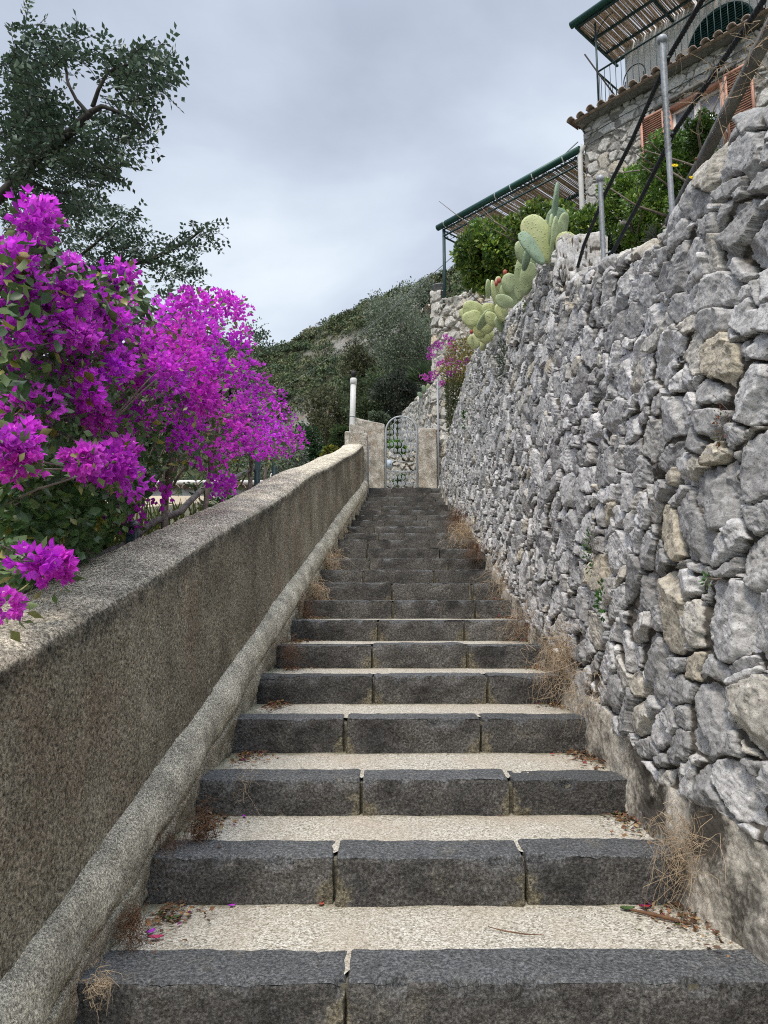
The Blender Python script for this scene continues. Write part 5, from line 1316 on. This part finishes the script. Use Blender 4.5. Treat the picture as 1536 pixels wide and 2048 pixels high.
sc_ = empty('prickly_pear', tuple(atY(852, 782, 19)), 'tiny prickly pear on the sloping wall beyond the gate', 'cactus')
for a in [(848, 778, 8, 14, -15, 19, 2, .3), (840, 790, 8, 12, -30, 19, 2, .3), (856, 775, 7, 14, 10, 19, 0, .3)]: pad(sc_, *a)
yu = empty('yucca', tuple(atY(848, 760, 19.5)), 'spiky yucca rosette beside the terrace wall corner', 'plant')
c = ROOT(yu); n = 170; D = rdir(n); D[:, 2] = np.abs(D[:, 2])*.8; D[:, 0] -= .25; V, Fc, a, _ = leaves(c+rdir(n)*.12, D, RNG.uniform(.4, .62, n), NARROW, wid=.35)
put('foliage', V, Fc, M_LEAF, yu, {'tint': np.repeat(tints(n, [(.05, .08, .04), (.09, .13, .06)], .3), a, 0)})
MB().tube([c-[0, 0, .9], c], .05, 8).build('trunk', M_BARK, yu)

# ------------------------------------------------------------------ dry grass, roots, weeds, litter
def tuft(px, py, d, n, L, label, spread=(.6, .5, .35), droop=.8, mat=None, r=.0011, name='dry_grass_tuft', cat='dry grass', group='dry grass tufts along the steps', side=0.):
    c = atY(px, py, d); rt = empty(name, tuple(c), label, cat, group); mb = MB()
    for k in range(n):
        v = np.array([RNG.normal()*spread[0]+side, RNG.normal()*spread[1]-.2, RNG.normal()*spread[2]+.3]); v /= np.linalg.norm(v); l = L*RNG.uniform(.4, 1.1)
        t = np.linspace(0, 1, 11)[:, None]; s = c+RNG.normal(size=3)*L*np.array([.16, .30, .26])
        wob = RNG.normal(size=3)*L*.16; wob2 = RNG.normal(size=3)*L*.07; f2 = RNG.uniform(2.5, 5)
        P = s+v*l*t*(1-.25*t)+np.array([0, 0, -droop*l])*t**2+wob*np.sin(t*math.pi*RNG.uniform(.6, 2.2))+wob2*np.sin(t*math.pi*f2)
        mb.tube(P, np.linspace(r*RNG.uniform(.7, 1.5), r*.35, 11), 3, cap=False)
    mb.build('stems', mat or M_DRY, rt); return rt
tuft(1125, 1310, 4.5, 190, .27, 'largest straw-coloured dry grass tuft, hanging from the right wall foot at mid height', side=-.15, droop=1.0, r=.0013)
tuft(1170, 1370, 4.0, 40, .26, 'thin dry stalks curling below the largest tuft', side=-.3, droop=.9)
tuft(1368, 1690, 2.82, 130, .22, 'straw tuft hanging at the right wall foot nearest the viewer', side=-.1, droop=1.1, r=.0009, spread=(.4, .4, .3))
tuft(930, 1065, 9.0, 120, .28, 'rusty dry grass along the upper right wall foot, highest of the right tufts', side=-.3, droop=.8, r=.0020, mat=M_DRY)
tuft(918, 1040, 10.2, 120, .28, 'small rusty grass clump above the highest right tuft', side=-.3, r=.0022, mat=M_ROOT)
tuft(955, 1100, 8.0, 80, .24, 'reddish dry grass at the right wall foot between upper steps', side=-.3, r=.0018, mat=M_ROOT)
tuft(1005, 1165, 6.6, 50, .34, 'sparse wiry dry grass at the right wall foot in mid flight', side=-.4, r=.0013)
tuft(1050, 1240, 5.6, 50, .32, 'loose straw stalks over the right ends of the middle steps', side=-.5, r=.0012)
tuft(1045, 1255, 5.4, 40, .2, 'dark reddish roots at the right end of a middle step', mat=M_ROOT, side=-.2)
tuft(626, 1180, 6.7, 90, .24, 'golden dry grass tuft by the left casing at mid flight', side=.4, droop=.7, r=.0016)
tuft(605, 1215, 6.1, 60, .2, 'brown grass hanging under the left casing', side=.2, mat=M_ROOT, r=.0014)
tuft(655, 1125, 7.9, 90, .24, 'golden grass tuft higher on the left side', side=.3, r=.0018)
tuft(668, 1108, 8.6, 60, .22, 'small straw tuft, higher still on the left side', side=.4, r=.002)
tuft(684, 1068, 9.9, 60, .22, 'tiny straw tuft by the left casing near the top', side=.3, r=.002)
tuft(712, 1005, 13.2, 50, .22, 'farthest dry tuft on the left by the end pillar', side=.3, r=.0026)
tuft(575, 1300, 5.1, 80, .16, 'dark brown roots below the left casing at mid height', mat=M_ROOT, side=.3)
tuft(330, 1710, 2.95, 90, .14, 'tangle of dark roots in the corner of the third step', mat=M_ROOT, side=.2, spread=(.4, .4, .6), r=.0008)
tuft(485, 1560, 3.35, 14, .16, 'thin branching dead twigs in front of the fourth riser', side=.5, r=.0007, droop=.2)
tuft(262, 1850, 2.55, 90, .10, 'matted dark roots beside the lowest tread', mat=M_ROOT, side=.1, r=.0011)
tuft(195, 1965, 2.26, 60, .08, 'little greenish root tuft at the left end of the lowest step', side=.2, r=.0009, droop=.5)
tuft(405, 1650, 3.1, 110, .13, 'rust-brown root clump under the casing at the third tread', mat=M_ROOT, side=.1, r=.0012)
tuft(1282, 1500, 3.45, 120, .10, 'rust-brown dead fern stuck in the right wall', mat=M_ROOT, droop=1.2, r=.0012)
tuft(1522, 100, 2.6, 16, .20, 'tangled dry vine hanging over the concrete slab', mat=M_DRY, r=.0014, side=-.3, droop=.3, name='dry_vine', cat='vine')
tuft(1420, 190, 3.0, 16, .3, 'thin dry tendrils curling beside the taller railing post', mat=M_DRY, r=.0012, side=-.3, droop=.2, name='dry_vine', cat='vine')
# weeds on the right wall
def weed(px, py, d, n, R0, leaf, cols, label, tm=LEAF, name='wall_weed', wid=1., zs=1., hang=0.):
    c = atY(px, py, d); rt = empty(name, tuple(c), label, 'weed', 'weeds in the right wall'); D = rdir(n); D[:, 0] = -np.abs(D[:, 0]); D[:, 1] -= .3
    P = c+D*(R0*RNG.random(n)**.6)[:, None]*np.array([.5, 1, zs]); P[:, 2] -= hang*RNG.random(n)
    V, Fc, a, _ = leaves(P, D+[0, 0, .2], RNG.uniform(.7, 1.2, n)*leaf, tm, wid=wid); put('foliage', V, Fc, M_LEAF, rt, {'tint': np.repeat(tints(n, cols, .3), a, 0)})
    mb = MB()
    for k in range(0, n, 4): mb.tube([c+[.05, 0, 0], P[k]], .0012, 3, cap=False)
    mb.build('stem', M_BARK, rt)
GW = [(.05, .14, .03), (.09, .20, .04), (.03, .09, .02)]
weed(1205, 1195, 3.78, 46, .06, .028, GW, 'round-leaved green weed low in the right wall, beneath the trailing one', zs=1.6, hang=.05)
weed(1180, 1085, 4.0, 70, .07, .022, GW, 'trailing green weed on the right wall above the round-leaved one', zs=2., hang=.08)
weed(1416, 1158, 2.62, 26, .035, .018, [(.10, .20, .07), (.14, .26, .10)], 'tiny pale green weed in the right wall at eye height')
weed(1440, 830, 2.75, 60, .05, .014, [(.09, .12, .03), (.25, .08, .04), (.15, .11, .04)], 'moss and red lichen patch high on the near right wall', zs=2.2, hang=.10)
weed(1010, 710, 8.0, 130, .13, .10, [(.035, .06, .03), (.05, .085, .04)], 'dark hanging fern under the lower cactus', tm=NARROW, wid=.4, zs=1.5, hang=.2)
weed(1312, 478, 3.95, 80, .03, .085, [(.10, .115, .08), (.06, .075, .05)], 'grey spiky rosette on the right wall below the slab', tm=NARROW, wid=.35)
weed(930, 840, 11.0, 40, .08, .05, GW, 'small green sprig far up the right wall', zs=2.)
weed(1052, 612, 7.0, 40, .05, .03, [(.12, .20, .03), (.18, .25, .05)], 'yellow-green sprig under the upper cactus', zs=1.6)
M_YEL = simple('yellow_petal', (.85, .62, .01), .6)
yf = empty('yellow_flower_plant', tuple(atY(1388, 395, 3.35)), 'small plant with yellow daisy flowers on the wall top', 'flower')
c = ROOT(yf); mb = MB()
for k, (px, py) in enumerate(((1349, 331), (1384, 355), (1392, 318))):
    p = atY(px, py, 3.2); mb.tube([c, (c+p)/2+[.01, 0, -.01], p], .0016, 4)
    if k < 2:
        f = MB(); 
        for a in np.linspace(0, 2*math.pi, 13)[:-1]:
            e = p+np.array([math.cos(a)*.018, -.004, math.sin(a)*.008]); f.add([p, p+(e-p)*.6+np.array([-math.sin(a), 0, math.cos(a)])*.004, e, p+(e-p)*.6-np.array([-math.sin(a), 0, math.cos(a)])*.004], [[0, 1, 2, 3]])
        f.sphere(p, .006, 8, 6); f.build('flower', M_YEL, yf)
    else: MB().sphere(p, .007, 8, 6, (1, 1, 1.3)).build('bud', M_ROOT, yf)
mb.build('stem', M_BARK, yf)

# leaf litter drifted into the step corners
M_LITTER = leafmat('dead_leaf', .8, .15, .15)
Pl, Dl, Sl = [], [], []
for k in range(4, 13):
    d, h = DK[k], HK[k]; nd = DK[k+1]
    for side in (0, 1):
        n = int(rs.randint(80, 170)*(1.2 if k < 9 else .6))
        for _ in range(n):
            u = abs(rs.gauss(0, .075)); v = abs(rs.gauss(0, .16))
            x = (xl(nd-.1)+.0+u) if side == 0 else (xr(nd-.1)-.01-u)
            y = nd-.01-min(v, nd-d-.05)
            Pl.append((x, y, h+.004+rs.random()*.018)); Dl.append((rs.gauss(0, 1), rs.gauss(0, 1), rs.gauss(0, .25))); Sl.append(rs.uniform(.010, .034))
    for _ in range(22):
        Pl.append((rs.uniform(xl(d), xr(d)), nd-abs(rs.gauss(0, .03))-.01, h+.005)); Dl.append((rs.gauss(0, 1), rs.gauss(0, 1), .1)); Sl.append(rs.uniform(.004, .013))
n = len(Pl); V, Fc, a, _ = leaves(np.array(Pl), np.array(Dl), np.array(Sl), LEAF, up=np.array([0, 0, 1.])+RNG.normal(size=(n, 3))*.35)
put('leaf_litter', V, Fc, M_LITTER, kind='stuff', attrs={'tint': np.repeat(tints(n, [(.17, .09, .045), (.28, .155, .075), (.11, .07, .045), (.38, .26, .14), (.08, .09, .03), (.32, .08, .08), (.20, .03, .14)], .3, [.33, .16, .30, .12, .06, .02, .01]), a, 0)})
def tread_pt(px, py):
    best = None
    for k in range(len(DK)-1):
        r = ray(px, py)
        if abs(r[2]) < 1e-4: continue
        t = HK[k]/r[2]
        if t > 0 and DK[k]+.0 < r[1]*t < DK[k+1]: return r*t+np.array([0, 0, .004])
    return None
def flat_leaf(name, px, py, size, col, ang, label, cat, group=None, curl=.3):
    p = tread_pt(px, py)
    if p is None: return
    m = bpy.data.materials.get('m_%s' % col[3]) or simple('m_%s' % col[3], col[:3], .7, 0, .25, 60)
    nx_, ny_ = 9, 5; V = []
    for i in range(nx_):
        t = i/(nx_-1); w = math.sin(math.pi*min(1, t*1.02))**.75*.30*(1.2-.5*t)
        for j in range(ny_):
            s = (j/(ny_-1)-.5)*2; lx, ly = (t-.5)*size, s*w*size; z = abs(s)*curl*size*.35+curl*size*(t-.5)**2*1.1+.002
            V.append(p+np.array([lx*math.cos(ang)-ly*math.sin(ang), lx*math.sin(ang)+ly*math.cos(ang), z]))
    put(name, V, grid_faces(nx_, ny_), m, None, label=label, cat=cat, group=group, smooth=True)
PUR = (.42, .03, .50, 'purple_petal'); PNK = (.50, .05, .14, 'pink_petal'); RED = (.42, .10, .06, 'red_leaf'); TAN = (.38, .24, .12, 'tan_leaf'); GRN = (.06, .11, .03, 'green_leaf'); REDD = (.38, .02, .03, 'crimson_leaf')
gp_ = 'fallen petals and leaves on the steps'
for nm, px, py, sz, col, an, lb, ct in [
 ('petal', 464, 1815, .030, PUR, .4, 'purple petal lying alone near the left of the second tread', 'petal'),
 ('petal', 302, 1868, .040, PUR, 1.2, 'purple petal beside the root tangle of the lowest tread', 'petal'),
 ('petal', 488, 1636, .028, PUR, 2., 'purple petal on the third tread, left side', 'petal'),
 ('petal', 328, 1806, .026, PUR, 2.6, 'purple petal half under dead leaves by the second riser', 'petal'),
 ('petal', 1270, 1631, .030, PNK, .1, 'pink petal at the right end of the third tread', 'petal'),
 ('petal', 1300, 1812, .038, PUR, .6, 'purple petal at the right end of the second tread', 'petal'),
 ('petal', 500, 1498, .026, PUR, .9, 'purple petal on the fourth tread by the left casing', 'petal'),
 ('dead_leaf', 312, 1880, .05, PNK, .2, 'pinkish leaf curled on the lowest tread at the left', 'leaf'),
 ('dead_leaf', 643, 1812, .034, RED, 1.4, 'reddish leaf under the joint of the second riser', 'leaf'),
 ('dead_leaf', 420, 1660, .04, TAN, .3, 'tan leaf on the third tread at the left', 'leaf'),
 ('dead_leaf', 1290, 1818, .045, REDD, .0, 'crimson leaf at the right of the second tread', 'leaf'),
 ('dead_leaf', 1255, 1822, .055, GRN, .1, 'long dark green leaf at the right of the second tread', 'leaf'),
 ('dead_leaf', 345, 1842, .06, GRN, .3, 'green-grey leaf among brown ones, lowest tread left', 'leaf'),
 ('dead_leaf', 1105, 1511, .03, REDD, .1, 'small red leaf below the fourth riser at the right', 'leaf'),
 ('dead_leaf', 1235, 1632, .05, GRN, 3.0, 'green leaf against the third riser at the right', 'leaf'),
 ('dead_leaf', 1278, 1664, .022, GRN, .1, 'dark green scrap on the third tread near the wall', 'leaf'),
 ('dead_leaf', 840, 1334, .024, TAN, .1, 'curled tan leaf on the sixth tread', 'leaf')]:
    flat_leaf(nm, px, py, sz, col, an, lb, ct, gp_)
def twig(pts, r, label):
    P = [tread_pt(*p) for p in pts]
    if any(p is None for p in P): return
    P = np.array(P)+[0, 0, r]; MB().tube(P, [r*.6]+[r]*(len(P)-2)+[r*.5], 6).build('twig', M_ROOT, None, label=label, cat='twig', smooth=True)
twig([(976, 1857), (1010, 1866), (1050, 1872), (1088, 1874)], .0022, 'thin bowed twig lying in the middle of the lowest tread')
twig([(1262, 1826), (1300, 1834), (1345, 1845), (1385, 1856)], .007, 'thick dark twig by the right wall on the lowest tread')
twig([(1135, 1523), (1160, 1520), (1190, 1522), (1215, 1524)], .003, 'short dark twig at the right of the fourth tread')
p = tread_pt(1028, 1289)
p = atY(1028, 1290, 5.5); V, Fc, t, V0 = rough_box(p[0]-.035, p[0]+.035, p[1]-.02, p[1]+.03, p[2]-.03, p[2]+.012, .006, .006, 5, .012)
put('white_pebble', V, Fc, M_WHITEWALL, None, label='small white stone at the right end of a middle step', cat='stone', smooth=True)
